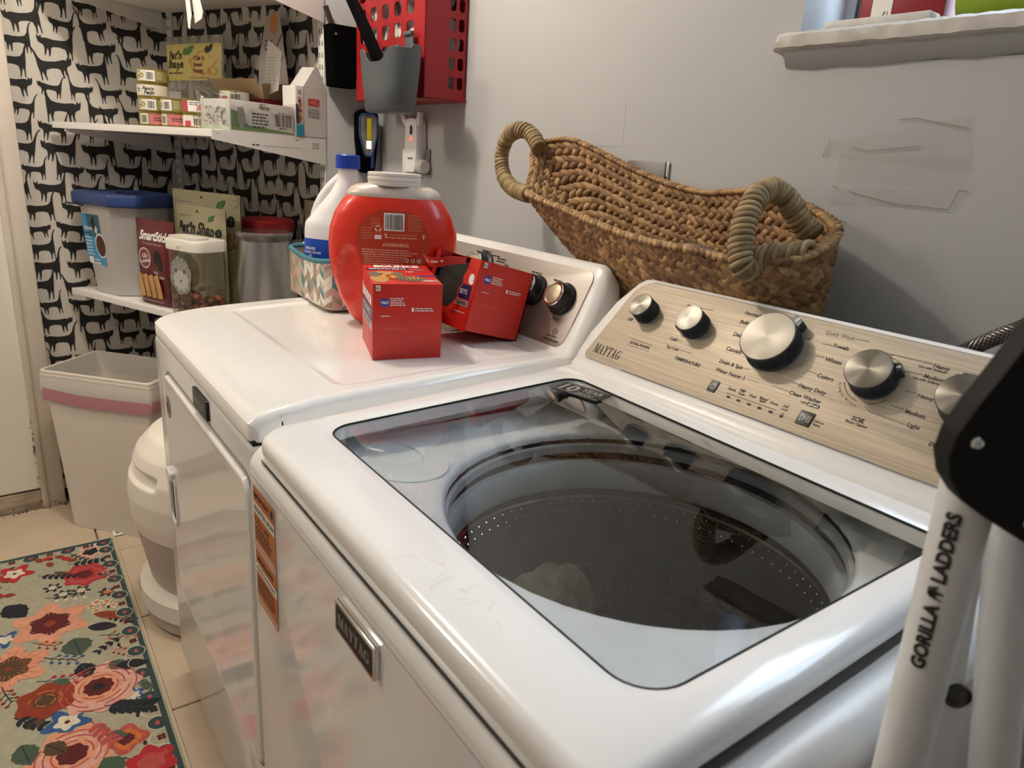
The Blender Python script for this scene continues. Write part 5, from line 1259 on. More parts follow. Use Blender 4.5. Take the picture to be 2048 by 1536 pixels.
# paper strip hanging from the top shelf
hsn = MB(); hsn.prism([(-.008, .13), (.002, .13), (.016, .035), (.0105, .018), (.006, 0), (0, .004)], 0, .0015); hsn.prism([(.002, .13), (.018, .13), (.046, .040), (.040, .026), (.012, .016)], -.012, -.0105)
T = MX.Translation(AL(.638, .385, 1.5775)) @ MX.Rotation(AROT, 4, 'Z') @ XZ; hsn.map(lambda p: T @ p)
hsn.build('paper_strip', WHITE, label='bent white paper strip hanging from the top shelf edge', cat='paper')

# ---- lower shelf goods
ZLo = .8005
tb_ = thing('pet_food_bin', 'large white pet food bin with a blue snap lid on the low shelf', 'bin', AL(-.071, .383, ZLo), AROT)
BW, BD = .292, .235; BINW = mat('bin_white', '#b9b5b3', .4); LIDB = mat('lid_blue', '#233a70', .42)
def chamf(x0, x1, y0, y1, c): return [(x0+c, y0), (x1-c, y0), (x1, y0+c), (x1, y1-c), (x1-c, y1), (x0+c, y1), (x0, y1-c), (x0, y0+c)]
def binr(k, z, c=.058): return [(p.x, p.y, z) for p in rq(chamf(.165-BW/2*k, .165+BW/2*k, .118-BD/2*k, .118+BD/2*k, c), .012, 3, 2)]
MB().loft([binr(.77, 0), binr(.80, .004), binr(.96, .295), binr(.985, .302)], c0=True).build('bin_body', BINW, tb_)
mb = MB().loft([binr(1.02, .290), binr(1.06, .288), binr(1.08, .294), binr(1.08, .318), binr(1.06, .326), binr(.88, .328), binr(.85, .324), binr(.3, .326)], c0=True, c1=True); mb.build('lid', LIDB, tb_, ang=30)
MB().tube([(.03, -.004, .285), (.10, -.012, .287), (.13, -.010, .284)], .003, 8).build('bail', BLACK, tb_)
LBLUE = mat('label_sky', '#3f93c4', .45); LT_ = frame((.040, .0215, .062), (1, 0, 0), (0, -.085, 1)); m_ = MB()
def binface(p): z = .055+p.y*.985; k = .79+.17*(z/.298); return (.165+(p.x-.075)*.85-.022, .118-BD/2*k-.0012-p.z, z)
m_.poly([(.006, .052), (.128, .036), (.118, .205), (.004, .205)], 0, z=0); m_.poly([(.040, .132), (.118, .132), (.118, .205), (.036, .205)], 3, z=.0004)
m_.poly([(.108+.034*math.cos(t), .105+.040*math.sin(t)) for t in [2*PI*k/28 for k in range(28)]], 1, z=.0006); m_.poly([(.108+.030*math.cos(t), .105+.035*math.sin(t)) for t in [2*PI*k/28 for k in range(28)]], 4, z=.0008)
m_.poly([(.060, .175), (.075, .195), (.088, .200), (.092, .165), (.085, .148), (.074, .160)], 2, z=.0008); m_.poly([(.084, .150), (.094, .142), (.100, .158), (.092, .170)], 1, z=.0010)
m_.text('CHUNKS', .010, .158, h=.010, mi=1, z=.0007, bold=.02); m_.greek(.010, .142, .038, 1, .008, .005, 2, z=.0007, seed=2); m_.greek(.012, .128, .046, 6, .011, .004, 1, z=.0007, seed=3); m_.poly([(.014, .042), (.044, .042), (.044, .064), (.014, .064)], 1, z=.0007); m_.greek(.052, .056, .045, 2, .011, .005, 1, z=.0007, seed=4)
m_.map(binface); m_.build('bin_label', [LBLUE, TXW, TXT, mat('label_teal', '#2d5d6d', .5), mat('kibble_brown', '#4a2c1e', .7)], tb_, flat=True, recalc=False, label='sky blue label with a bowl of kibble')
# rawhide stick bag
sb = thing('chew_stick_bag', 'maroon bag of chew sticks with a clear window, leaning on the white bin', 'bag', AL(.250, .336, ZLo+.001), AROT)
MARB = mat('bag_maroon', '#5c101b', .4)
fy = sheet(.192, .262, .018, MARB, 'bag_skin', sb, sd=3); 
m_ = MB(); m_.text('SmartSticks', .040, .214, h=.026, w_=.165, mi=1, z=.0003, bold=.03); m_.text('The Healthy Alternative', .060, .190, h=.0075, mi=5, z=.0003); 
m_.poly([(.004, .128), (.212, .128), (.212, .164), (.004, .170)], 2, z=.0002); m_.poly(circ(.032, 28, .070, .144), 1, z=.0005); m_.poly(circ(.029, 28, .070, .144), 4, z=.0006); m_.text('USA', .074, .152, h=.012, mi=1, z=.0008, bold=.02, align='C', rot=.15); m_.text('& rawhide', .070, .136, h=.0105, mi=1, z=.0008, bold=.02, align='C', rot=.15)
m_.poly([(.118, .150), (.130, .172), (.142, .170), (.160, .150), (.165, .110), (.150, .112), (.138, .128), (.124, .134)], 6, z=.0006); m_.text('Made', .118, .104, h=.008, mi=1, z=.0004); m_.text('Chicken', .128, .092, h=.010, mi=1, z=.0004)
m_.poly(rrect(.150, .075, .012, 4, 2, .118, .058), 7, z=.0002)
m_.greek(.03, .012, .16, 1, .008, .0035, 5, z=.0003, seed=3)
m_.map(lambda p: V((p.x*.192/.215, p.y, p.z))); m_.map(onsheet(.192, .262, fy)); m_.build('bag_print', [MARB, TXW, mat('band_grey', '#a9a8a6', .5), TXT, mat('seal_maroon', '#7c3a40', .5), mat('print_pinkish', '#c39a98', .5), INK, mat('window_dark', '#4a332a', .3)], sb, flat=True, recalc=False)
for k in range(4):
    mb = MB().tube([(.054+.029*k, -.0290, .026), (.048+.029*k, -.0300, .060), (.040+.027*k, -.0285, .094)], .0105, 10, flat=.5); mb.build('chew_stick', mat('rawhide', '#b98b58', .6, noise=(30, .15)), sb)
def pnsbag(loc, rz, w_, h, lab, lines, band, sd, showwin=True):
    t = thing('treat_bag', lab, 'bag', loc, rz)
    fy = sheet(w_, h, .022 if w_ > .1 else .008, mat('bag_cream', '#a8a07e', .5, noise=(6, .05)), 'bag_skin', t, sd=sd); k = w_/.25; m_ = MB()
    curvy(m_, "Pet'n Shape", w_*.10, h*.79, w_*.84, .036*k, 1, .0004, sd); leaf(m_, w_*.70, h*.865, .035*k, .7, 2, .0008); leaf(m_, w_*.69, h*.865, .020*k, 1.2, 2, .0006)
    if band == 'purple':
        pts = [(w_*.13, h*.665), (w_*.97, h*.665), (w_*.97, h*.72)]+[(w_*(.97-.84*q/8), h*(.72+.030*math.sin(PI*q/8))) for q in range(1, 8)]+[(w_*.13, h*.715)]
        m_.poly(pts, 5, z=.0003); m_.text('SWEET POTATO & CHICKEN', w_*.2, h*.69, h=.010*k, w_=w_*.68, mi=6, z=.0006, bold=.01); m_.poly([(0, 0), (w_, 0), (w_, h*.14), (0, h*.15)], 5, z=.0003); m_.greek(w_*.1, h*.07, w_*.6, 2, .012, .005, 6, z=.0006, seed=4)
        m_.poly([(w_*.30+w_*.24*math.cos(q), h*.36+h*.17*math.sin(q)) for q in [2*PI*j/24 for j in range(24)]], 4, z=.0003); m_.poly(circ(.022, 20, w_*.12, h*.45), 2, z=.0005)
    else:
        m2 = MB(); m2.text("CHIK 'N RICE", w_*.48, h*.645, h=.017*k, mi=0, z=.0004, bold=.02); m2.text('SNACK CAKES', w_*.48, h*.56, h=.017*k, mi=0, z=.0004, bold=.02); m2.map(onsheet(w_, h, fy)); m2.build('flavour_print', mat('print_brick', '#9c4a30', .6), t, flat=True, recalc=False)
    m_.poly(circ(.016*k, 20, w_*.92, h*.945), 3, z=.0003); m_.poly(circ(.014*k, 20, w_*.92, h*.945), 0, z=.0005); m_.text('100', w_*.92, h*.95, h=.009*k, mi=3, z=.0007, align='C'); m_.poly(circ(.004, 10, w_*.45, h*.95), 1, z=.0004); m_.greek(w_*.05, h*.9, w_*.3, 1, .006, .003, 3, z=.0004, seed=6)
    m_.map(onsheet(w_, h, fy)); m_.build('bag_print', [mat('bag_cream2', '#a8a07e', .5), INK, GRN, TXG, mat('window_treats', '#7d7440', .4, noise=(40, .5)), PUR, mat('print_lilac', '#b9a9cf', .6), mat('print_brick', '#9c4a30', .6)], t, flat=True, recalc=False)
pnsbag(AL(.360, .267, ZLo+.001), AROT, .232, .312, 'cream pet treat bag with a purple band, standing behind the clear jar', 1, 'purple', 5)
pnsbag(AL(.268, .214, ZLo+.001), AROT, .325, .352, 'wide cream pet treat bag standing against the papered wall at the back', 1, 'red', 6)
pnsbag(AL(.664, .023, ZLo+.001), AROT, .086, .345, 'narrow cream treat bag at the far right end of the low shelf', 1, 'red', 7)
# clear jar with treats
jr = thing('treat_jar', 'clear plastic jar with white flip lid, half filled with brown treats', 'jar', AL(.560, .350, ZLo+.0005), AROT)
CLR = glassy('clear_plastic', (.88, .88, .86), (1, 1, 1), .02, 1.5, 1.6)
jo = lambda k, z: [(p.x, p.y, z) for p in rrect(.150*k, .112*k, .033, 7, 3)]
MB().loft([jo(.95, .001), jo(.99, .004), jo(1, .02), jo(1, .198), jo(.97, .203)], c0=True).build('jar_wall', CLR, jr)
LIDW = mat('jar_lid', '#e0dbd0', .35)
MB().loft([jo(1.02, .196), jo(1.07, .198), jo(1.07, .222), jo(1.03, .228), jo(.55, .233)], c0=True, c1=True).loft([[(p.x, p.y-.055*0, z) for p in rrect(.126, .06, .02, 5, 2, 0, -.024)] for z in (.228, .2365)], c1=True).tube([(-.068, -.045, .212), (0, -.0625, .212), (.068, -.045, .212)], .0012, 6).build('jar_lid', LIDW, jr)
m_ = MB(); m_.poly([(.01+.048*math.cos(q)*(1+.06*math.sin(6*q)), .125+.055*math.sin(q)*(1+.05*math.cos(7*q))) for q in [2*PI*j/40 for j in range(40)]], 0, z=.0004); m_.poly([(.01+.034*math.cos(q), .110+.030*math.sin(q)) for q in [2*PI*j/24 for j in range(24)]], 1, z=.0006)
for x in (-.010, .028): m_.poly(circ(.006, 14, x, .138), 2, z=.0008)
m_.poly([(.004, .112), (.016, .112), (.010, .104)], 2, z=.0008)
for q in range(12): m_.line((.01+.036*math.cos(q*PI/6), .128+.042*math.sin(q*PI/6)), (.01+.046*math.cos(q*PI/6), .128+.052*math.sin(q*PI/6)), .003, 2, z=.0007)
T = frame((-.01, -.0570, 0), (1, 0, 0), (0, 0, 1)); mb = MB(); mb.add(m_.v, m_.f, 0, T); mb.m = m_.m; mb.build('jar_print', [mat('print_greyfur', '#8d8a84', .6), mat('print_palefur', '#b3b0aa', .6), mat('print_darkfur', '#4f4c48', .6)], jr, flat=True, recalc=False)
rn = random.Random(31); mb = MB()
for i in range(120):
    x, y, z = rn.uniform(-.060, .060), rn.uniform(-.043, .043), rn.uniform(.008, .056+.020*rn.random())
    b = bmesh.new(); bmesh.ops.create_icosphere(b, subdivisions=1, radius=rn.uniform(.008, .014))
    for v in b.verts: v.co = V((v.co.x*rn.uniform(.8, 1.2), v.co.y*rn.uniform(.8, 1.2), v.co.z*rn.uniform(.6, .9)))+V((x, y, z))
    mb.bm(b, rn.choice((0, 0, 1)))
mb.build('treats', [mat('treat_brown', '#94583a', .75, noise=(70, .4)), mat('treat_dark', '#6e3f28', .75, noise=(70, .4))], jr, kind='stuff', flat=True)
def canister(s_, d, r0, r1, h, lab, rimr):
    t = thing('steel_canister', lab, 'canister', AL(s_, d, ZLo+.0005), AROT, 'steel canisters')
    MB().lathe([(0, .001), (r0-.004, .001), (r0, .005), (r0*.985, h*.25), (r1*1.04, h*.80), (r1, h*.88), (r1, h*.90)], 48).build('canister_body', mat('canister_steel', '#b5b2ad', .30, 1), t)
    MB().lathe([(r1*.99, h*.88), (r1*1.0, h*.90), (rimr, h*.945), (rimr*1.03, h*.965), (rimr*1.02, h*.985), (rimr*.96, h), (rimr*.6, h*.992), (0, h*.99)], 48).build('glass_lid', mat('lid_smoke', '#6f6a63', .08, .3, coat=.6), t)
canister(.694, .214, .094, .074, .258, 'tall tapered steel canister with a glass lid beside the clear jar', .080)
canister(.722, .078, .040, .038, .225, 'smaller steel canister half hidden behind the fabric bin', .042)
rc_ = thing('red_lid_container', 'dark container with a bright red lid behind the steel canister', 'container', AL(.565, .092, ZLo+.0005), AROT)
MB().lathe([(0, 0), (.076, 0), (.078, .004), (.078, .240), (.074, .250)], 40).build('container_body', mat('smoke_grey', '#5a554d', .4), rc_)
MB().lathe([(.080, .246), (.085, .248), (.085, .274), (.080, .280), (.05, .283), (0, .284)], 40).build('lid', mat('lid_red', '#a81c20', .4), rc_)

# ------------------------------------------------------------------ things on the wall
# red bag rack: boxy cage with rounded-square openings, built as frame strips
rk = thing('bag_rack', 'red wall rack with square holes, stuffed with plastic carrier bags', 'rack', WL(-.935, .068, 1.445), WROT)
RW, RDp, RH = .372, .130, .46
def holed(mb, w_, h, cols, rows, r, T, th=.003):
    """flat sheet with rounded openings: cols/rows are (start, end) spans"""
    xs = sorted({0, w_, *[c for q in cols for c in q]}); ys = sorted({0, h, *[c for q in rows for c in q]})
    for x0, x1 in zip(xs, xs[1:]):
        for y0, y1 in zip(ys, ys[1:]):
            hole = any(abs(c[0]-x0) < 1e-6 for c in cols) and any(abs(q[0]-y0) < 1e-6 for q in rows)
            if not hole: mb.box(((x0+x1)/2, (y0+y1)/2, -th/2), (x1-x0, y1-y0, th), T=T)
            else:
                for cx_, cy_, sx, sy in ((x0, y0, 1, 1), (x1, y0, -1, 1), (x0, y1, 1, -1), (x1, y1, -1, -1)):
                    pts = [(cx_, cy_)]+[(cx_+sx*(r-r*math.cos(a)), cy_+sy*(r-r*math.sin(a))) for a in [PI/2*k/5 for k in range(6)]]
                    mb.prism(pts, -th, 0, 0, T)
mb = MB(); rowsF = [(.060+.047*k, .060+.047*k+.031) for k in range(8)]
colsF = [(.020, .058), (.085, .123), (.150, .188), (.215, .253), (.280, .318)]
holed(mb, RW, RH, colsF, [(.100+.052*k, .100+.052*k+.036) for k in range(7)], .011, frame((-RW/2, -RDp/2, 0), (1, 0, 0), (0, 0, 1)))
rowsS = [(.030+.0465*k, .030+.0465*k+.030) for k in range(9)]
holed(mb, RDp, RH, [(.074, .093), (.102, .120)], rowsS, .007, frame((RW/2, -RDp/2, 0), (0, 1, 0), (0, 0, 1)))
mb.box((-RW/2+.0015, 0, RH/2), (.003, RDp, RH)); mb.box((0, 0, .0015), (RW, RDp, .003)); mb.box((0, RDp/2-.0015, RH/2), (RW, .003, RH))
mb.box((RW/2-.002, RDp/2-.003, .006), (.010, .008, .012), bev=.001)
mb.build('rack_shell', RED, rk, ang=30)
lm = MB().text('bags', 0, 0, h=.024, T=frame((-.115, -RDp/2-.0004, .40), (0, 0, -1), (1, 0, 0)), bold=.02)
lm.build('rack_lettering', mat('letter_grey', '#c9bdb8', .5), rk, flat=True)
BAGW = mat('bag_white', '#c9c5bf', .35, bump=(40, .8)); 
rn = random.Random(17)
k_ = 0
for (sx, sz, rx, rz_, lab) in ((-.09, .115, .085, .10, 'crumpled white carrier bag low on the left inside the red rack'), (.085, .12, .088, .105, 'crumpled white carrier bag low on the right inside the red rack'), (-.08, .31, .09, .11, 'crumpled white carrier bag higher up on the left in the red rack'), (.085, .32, .085, .11, 'crumpled white carrier bag higher up on the right in the red rack')):
    c = WL(-.935+sx, .066, 1.447+sz)
    ph = [rn.uniform(0, 6) for _ in range(8)]; mb = MB()
    def f(u, v):
        a = 2*PI*u; b_ = PI*(v-.5); q = 1+.10*math.sin(5*a+ph[0]+7*v)+.09*math.sin(9*a+ph[1]-11*v)+.06*math.sin(17*a+ph[2]+19*v)
        x = rx*q*math.copysign(abs(math.cos(b_)*math.cos(a))**.7, math.cos(b_)*math.cos(a)); y = .056*q*math.copysign(abs(math.cos(b_)*math.sin(a))**.6, math.cos(b_)*math.sin(a)); z = rz_*q*math.copysign(abs(math.sin(b_))**.8, math.sin(b_))
        x = max(-.088, min(.088, x)); y = max(-.058, min(.058, y)); z = max(-.105, min(.105, z))
        p = c+WU*x-WN*y; return (p.x, p.y, c.z+z)
    mb.grid(44, 26, f); mb.build('carrier_bag', BAGW, ang=25, label=lab, cat='bag', group='carrier bags in the red rack')
# grey scoop cup in front of the rack, hung by a strap
gc = thing('scoop_cup', 'dark grey open cup with a dipped front rim hanging before the red rack', 'cup', WL(-.795, .205, 1.402), WROT)
def cupring(k, z, dip=0, e=2.6):
    out = []
    for i in range(64):
        t = 2*PI*i/64; c, s_ = math.cos(t), math.sin(t)
        x = .098*k*math.copysign(abs(c)**(2/e), c); y = .060*k*math.copysign(abs(s_)**(2/e), s_)
        fr_ = max(0, 1-abs((x-.022)/.056)**2.4) if y < 0 else 0
        out.append((x, y, z-dip*sst(fr_)+(.010 if y > 0 else 0)*dip/.034))
    return out
MB().loft([cupring(.78, 0), cupring(.82, .003), cupring(.90, .06), cupring(.97, .115, .01), cupring(1.0, .146, .034), cupring(.975, .147, .034), cupring(.95, .115, .01), cupring(.80, .008)], c0=True, c1=True).build('cup_wall', GREY, gc, ang=50)
MB().box((-.006, .058, .170), (.040, .006, .060), bev=.002).box((-.006, .0555, .196), (.040, .012, .010), bev=.002).build('hanger', GREY, gc)
sh = MB(); T = MX.Translation(WL(-.795, .205, 1.402))
pth = [WL(-.80, .205, 1.425), WL(-.83, .208, 1.50), WL(-.905, .215, 1.60), WL(-.985, .225, 1.70), WL(-1.05, .235, 1.785), WL(-1.075, .238, 1.82)]
def flatbar(path, w0, w1, th, side, name, mt, lab, cat):
    P_ = smooth_path(path, 6); rings = []
    for i, p in enumerate(P_):
        a = P_[max(0, i-1)]; b_ = P_[min(len(P_)-1, i+1)]; t = (b_-a).normalized(); s_ = (V(side)-t*V(side).dot(t)).normalized(); n = t.cross(s_)
        w_ = w0+(w1-w0)*i/(len(P_)-1); o = rrect(w_, th, th*.42, 4, 2); rings.append([p+s_*q.x+n*q.y for q in o])
    mb = MB().loft(rings, c0=True, c1=True); return mb.build(name, mt, label=lab, cat=cat)
flatbar(pth, .046, .030, .016, WU, 'litter_scoop', MATTEB, 'black litter scoop handle sticking up out of the grey cup', 'scoop')
# black holder on the step of the wall with a thin stick in it
bh = thing('scoop_holder', 'black tapered wall pocket hanging beside the papered wall', 'holder', (-2.180, .900, 1.484), PI/2)
def hr(k, z, w0=.044, d0=.030): return [(p.x, p.y, z) for p in rrect(2*w0*k, 2*d0*k, .008, 5, 2)]
MB().loft([hr(.86, .004), hr(.88, 0), hr(1.0, .160), hr(1.03, .166), hr(.97, .166), hr(.85, .01)], c0=True, c1=True).build('pocket', MATTEB, bh)
MB().lathe([(.0, -.001), (.004, -.001), (.004, .002), (0, .002)], 12, T=TR((-.028, -.0315, .14), rx=PI/2)).build('rivet', STEEL, bh)
flatbar([V((-2.180, .895, 1.52)), V((-2.185, .880, 1.63)), V((-2.190, .858, 1.700))], .018, .016, .009, (0, 1, 0), 'scoop_stick', mat('stick_brown', '#2a1d18', .6), 'dark brown stick end poking out of the black wall pocket', 'stick')
# work light
wl_ = thing('work_light', 'navy and black hanging work light with a yellow LED strip above the bleach jug', 'light', (-2.196, .988, 1.225), PI/2)
WLB = mat('light_navy', '#14203a', .45)
def wo(k, y): return [(p.x, y, p.y) for p in rq([(-.024*k, .015), (.024*k, .015), (.036*k, .120), (.036*k, .195), (.010*k, .2060), (-.010*k, .2060), (-.036*k, .195), (-.036*k, .120)], .016, 5, 3)]
MB().loft([wo(.9, .016), wo(1, .010), wo(1, -.010), wo(.92, -.018)], c0=True, c1=True).build('light_body', MATTEB, wl_)
lo_ = rq([(-.009, .070), (.009, .070), (.026, .130), (.026, .178), (.018, .187), (-.018, .187), (-.026, .178), (-.026, .130)], .008, 5, 3)
TLN = frame((0, -.0183, 0), (1, 0, 0), (0, 0, 1))
MB().tube([TLN @ V((p.x, p.y, 0)) for p in inset(lo_, -.0035)], .0030, 6, closed=True).build('bezel', mat('bezel_blue', '#2c4a74', .4), wl_)
MB().prism(lo_, 0, .0008, T=TLN).build('reflector', mat('reflector', '#c9ccc9', .12, .9), wl_)
MB().prism(rrect(.013, .062, .001, 3, 2, .002, .148), .0008, .0022, T=TLN).build('led_strip', mat('led_yellow', '#d8c81e', .4), wl_)
MB().prism(rrect(.015, .024, .001, 3, 2, .001, .101), .0008, .0030, T=TLN).build('led_tip', mat('led_lit', '#f4f2e0', .4, emit=('#fffbe6', 1.2)), wl_)
MB().box((.014, -.004, .055), (.012, .034, .050), bev=.004).build('grip', mat('grip_blue', '#1d3f7a', .5), wl_)
# white charging device with red pilot lamp, grey wall plates
cdv = thing('wall_charger', 'white plug-in charger with a red pilot lamp on the wall above the tub', 'charger', WL(-.975, .004, 1.255), WROT)
MB().loft([[(p.x+.0, y, p.y) for p in rq([(-.030*k, .0), (.030*k, .0), (.040*k, .075), (.034*k, .150), (-.030*k, .150), (-.036*k, .075)], .012, 5, 2)] for k, y in ((1, 0), (1, -.022), (.86, -.030))], c0=True, c1=True).build('charger_body', PLAST, cdv)
MB().tube([(-.028, -.018, .128), (-.050, -.020, .150), (-.062, -.020, .172)], .010, 10).tube([(.026, -.018, .128), (.034, -.020, .152), (.038, -.020, .168)], .010, 10).build('fork_arms', PLAST, cdv)
MB().box((-.044, -.012, .030), (.026, .024, .07), bev=.004).build('side_clip', PLAST, cdv)
MB().lathe([(0, 0), (.018, 0), (.020, .004), (.020, .024), (.016, .030), (0, .031)], 24, T=TR((.036, -.018, .018), ry=PI/2)).build('end_knob', PLAST, cdv)
TCH = frame((0, -.0302, 0), (1, 0, 0), (0, 0, 1))
MB().prism(rrect(.013, .026, .0062, 6, 1, .004, .118), 0, .0008, T=TCH).build('sensor_slot', BLACK, cdv)
MB().lathe([(.0055, 0), (.004, .003), (0, .004)], 14, T=TCH @ TR((.004, .094, 0))).build('pilot_lamp', mat('pilot_red', '#ff5a48', .3, emit=('#ff4a3a', 3.0)), cdv)
MB().text('beyond', -.012, .040, w_=.028, T=TCH, z=.0005, slant=.2, bold=.02).build('charger_lettering', TXT, cdv, flat=True)
PLG = mat('plate_grey', '#7f7d7b', .4, .3)
pl = MB().box((-.953, 1.286, .003), (.080, .072, .006), T=TW, bev=.002); pl.build('wall_plate', PLG, label='grey metal wall plate half hidden by the white charger', cat='plate', group='wall plates')
pl = MB().box((-.088, 1.264, .0025), (.102, .108, .005), T=TW, bev=.002); p2 = pl.build('wall_plate', PLG, label='grey metal wall plate showing above the wicker basket rim', cat='plate', group='wall plates')
MB().box((-.031, 1.290, .0025), (.006, .055, .0052), T=TW, bev=.001).build('plate_edge', CHROME, p2, world=True)
# clear tape left on the plaster
TAPE = glassy('clear_tape', (.975, .975, .965), (1, 1, 1), .12, 1.45, 1.2)
def tape(quads, lab, sd):
    r_ = random.Random(sd); mb = MB()
    for P_ in quads:
        a, b_, c, d = [V(p) for p in P_]
        def f(u, v):
            p = a.lerp(b_, u).lerp(d.lerp(c, u), v); e = max(0, math.sin(7*u+sd)*math.sin(5*v+1.3*sd)); return (p.x, p.y, .0012+.0012*e+(.003*max(0, u-.85)/.15 if sd == 2 else 0))
        mb.grid(14, 6, f)
    mb.map(lambda p: TW @ p); return mb.build('clear_tape', TAPE, label=lab, cat='tape', group='tape left on the wall', ang=80)
tape([[(.288, 1.340), (.520, 1.322), (.500, 1.400), (.300, 1.362)]], 'topmost wrinkled strip of clear tape on the bare wall', 1)
tape([[(.318, 1.300), (.512, 1.300), (.512, 1.345), (.318, 1.345)]], 'middle strip of clear tape on the bare wall below the sill', 2)
tape([[(.315, 1.262), (.500, 1.270), (.508, 1.299), (.318, 1.292)]], 'lowest strip of clear tape on the bare wall', 3)
cl = MB()
for p, q in (((.290, 1.338), (.298, 1.365)), ((.316, 1.2925), (.326, 1.2915)), ((.500, 1.270), (.507, 1.297)), ((.507, 1.2972), (.519, 1.297)), ((.326, 1.242), (.352, 1.236)), ((.345, 1.2855), (.42, 1.272)), ((.42, 1.272), (.50, 1.2695)), ((.335, 1.3545), (.36, 1.349)), ((.36, 1.349), (.44, 1.357)), ((.40, 1.395), (.425, 1.397)), ((.425, 1.397), (.50, 1.383))):
    cl.line(p, q, .0014, 0, TW, .0032)
cl.build('tape_edges', mat('tape_edge', '#8f877d', .4), BACKW, world=True, flat=True, kind='stuff')

# things on the window sill (only their feet show)
def sill(s_, d): return WL(s_, d, 1.5305)
t = thing('sill_box', 'dark red box with a white printed band on the window sill', 'box', sill(.345, -.055), WROT)
MB().box((0, 0, .06), (.130, .055, .12), bev=.002).build('carton', mat('box_dark_red', '#8e1622', .45), t)
m_ = MB(); T = frame((-.065, -.0279, 0), (1, 0, 0), (0, 0, 1)); m_.poly([(.020, .002), (.052, .002), (.052, .12), (.020, .12)], 0, T, .0003); m_.line((.032, .006), (.042, .030), .002, 1, T, .0005); m_.line((.046, .006), (.046, .03), .0012, 1, T, .0005); m_.line((.022, .02), (.050, .02), .0012, 1, T, .0005); m_.build('box_print', [WHITE, TXT], t, flat=True)
t = thing('sill_tray', 'white speckled stone tray end lying on the window sill', 'tray', sill(.330, -.020), WROT)
MB().box((0, 0, .008), (.165, .035, .016), bev=.004).build('tray_slab', STONE, t)
bpy.data.objects['sill_box'].location = sill(.345, -.075)
t = thing('sill_bottle', 'green bottle lying along the window sill', 'bottle', sill(.545, -.06), WROT)
MB().lathe([(0, 0), (.034, .002), (.037, .012), (.037, .19), (.030, .21), (.014, .23), (.014, .25), (0, .251)], 32, T=MX.Translation((-.115, 0, .0375)) @ MX.Rotation(PI/2, 4, 'Y')).build('bottle_body', mat('bottle_green', '#86a01c', .3), t)
t = thing('sill_jar', 'small dark jar beside the red box on the window sill', 'jar', sill(.266, -.085), WROT)
MB().lathe([(0, 0), (.011, 0), (.012, .004), (.012, .07), (.009, .08), (.009, .09), (0, .091)], 28).build('jar_body', mat('jar_dark', '#17161c', .3), t)

# ------------------------------------------------------------------ floor level
# waste bin, turned to the corner, with its bag
RIMC = [(-2.648, .057), (-2.350, .334), (-2.540, .515), (-2.838, .240)]
wbn = thing('waste_bin', 'tall white rectangular waste bin beside the door casing', 'bin', (-2.60, .29, .0005))
def wr_(d, z, rad=.012):
    c = V((-2.594, .2865)); q = [(c.x+(p[0]-c.x)*d, c.y+(p[1]-c.y)*d) for p in RIMC]; return [(p.x, p.y, z) for p in rq(q, rad, 4, 3)]
BNW = mat('bin_cream', '#e0d7cb', .4)
MB().loft([wr_(.80, .001), wr_(.815, .004), wr_(.955, .535), wr_(.955, .548), wr_(1.0, .549), wr_(1.0, .556), wr_(.985, .558), wr_(.995, .560), wr_(.995, .567), wr_(.975, .571), wr_(.945, .570), wr_(.93, .55), wr_(.79, .02)], c0=True, c1=True).build('bin_shell', BNW, wbn, world=True, ang=30)
rn = random.Random(6)
LNR = mat('liner_white', '#d6d0c8', .35, bump=(30, .6)); LNP = mat('liner_pink', '#b77f8a', .45)
def lr_(d, z, j): return [(p[0]+rn.uniform(-j, j), p[1]+rn.uniform(-j, j), p[2]+rn.uniform(-j, j)) for p in [q for q in wr_(d, z)]]
mb = MB(); base = wr_(1, 0); n = len(base); prof_ = [(1.016, .5475, 0), (1.012, .535, 0), (1.018, .520, 0), (1.006, .505, 0)]
wob = [.006*math.sin(i*1.9)+.004*math.sin(i*3.3) for i in range(n)]
def lring(d, z, amp, drop=0): return [(p[0], p[1], p[2]+wob[i]*amp-drop*sst(abs(math.sin(i*.33)))) for i, p in enumerate(wr_(d, z))]
mb.loft([lring(.96, .549, 0), lring(1.004, .5475, 0), lring(1.008, .532, .3), lring(1.016, .515, .6), lring(1.004, .503, .9)], 0)
mb.loft([lring(1.004, .503, .9), lring(1.010, .490, 1), lring(1.000, .472, 1, .010)], 1)
mb.loft([lring(.938, .5695, 0), lring(.925, .55, 0), lring(.90, .40, 1), lring(.86, .20, 1.5), lring(.80, .03, .5)], 0, c1=True)
mb.build('bin_liner', [LNR, LNP], label='white bin liner with a pink drawstring band folded over the waste bin rim', cat='bag', ang=60)
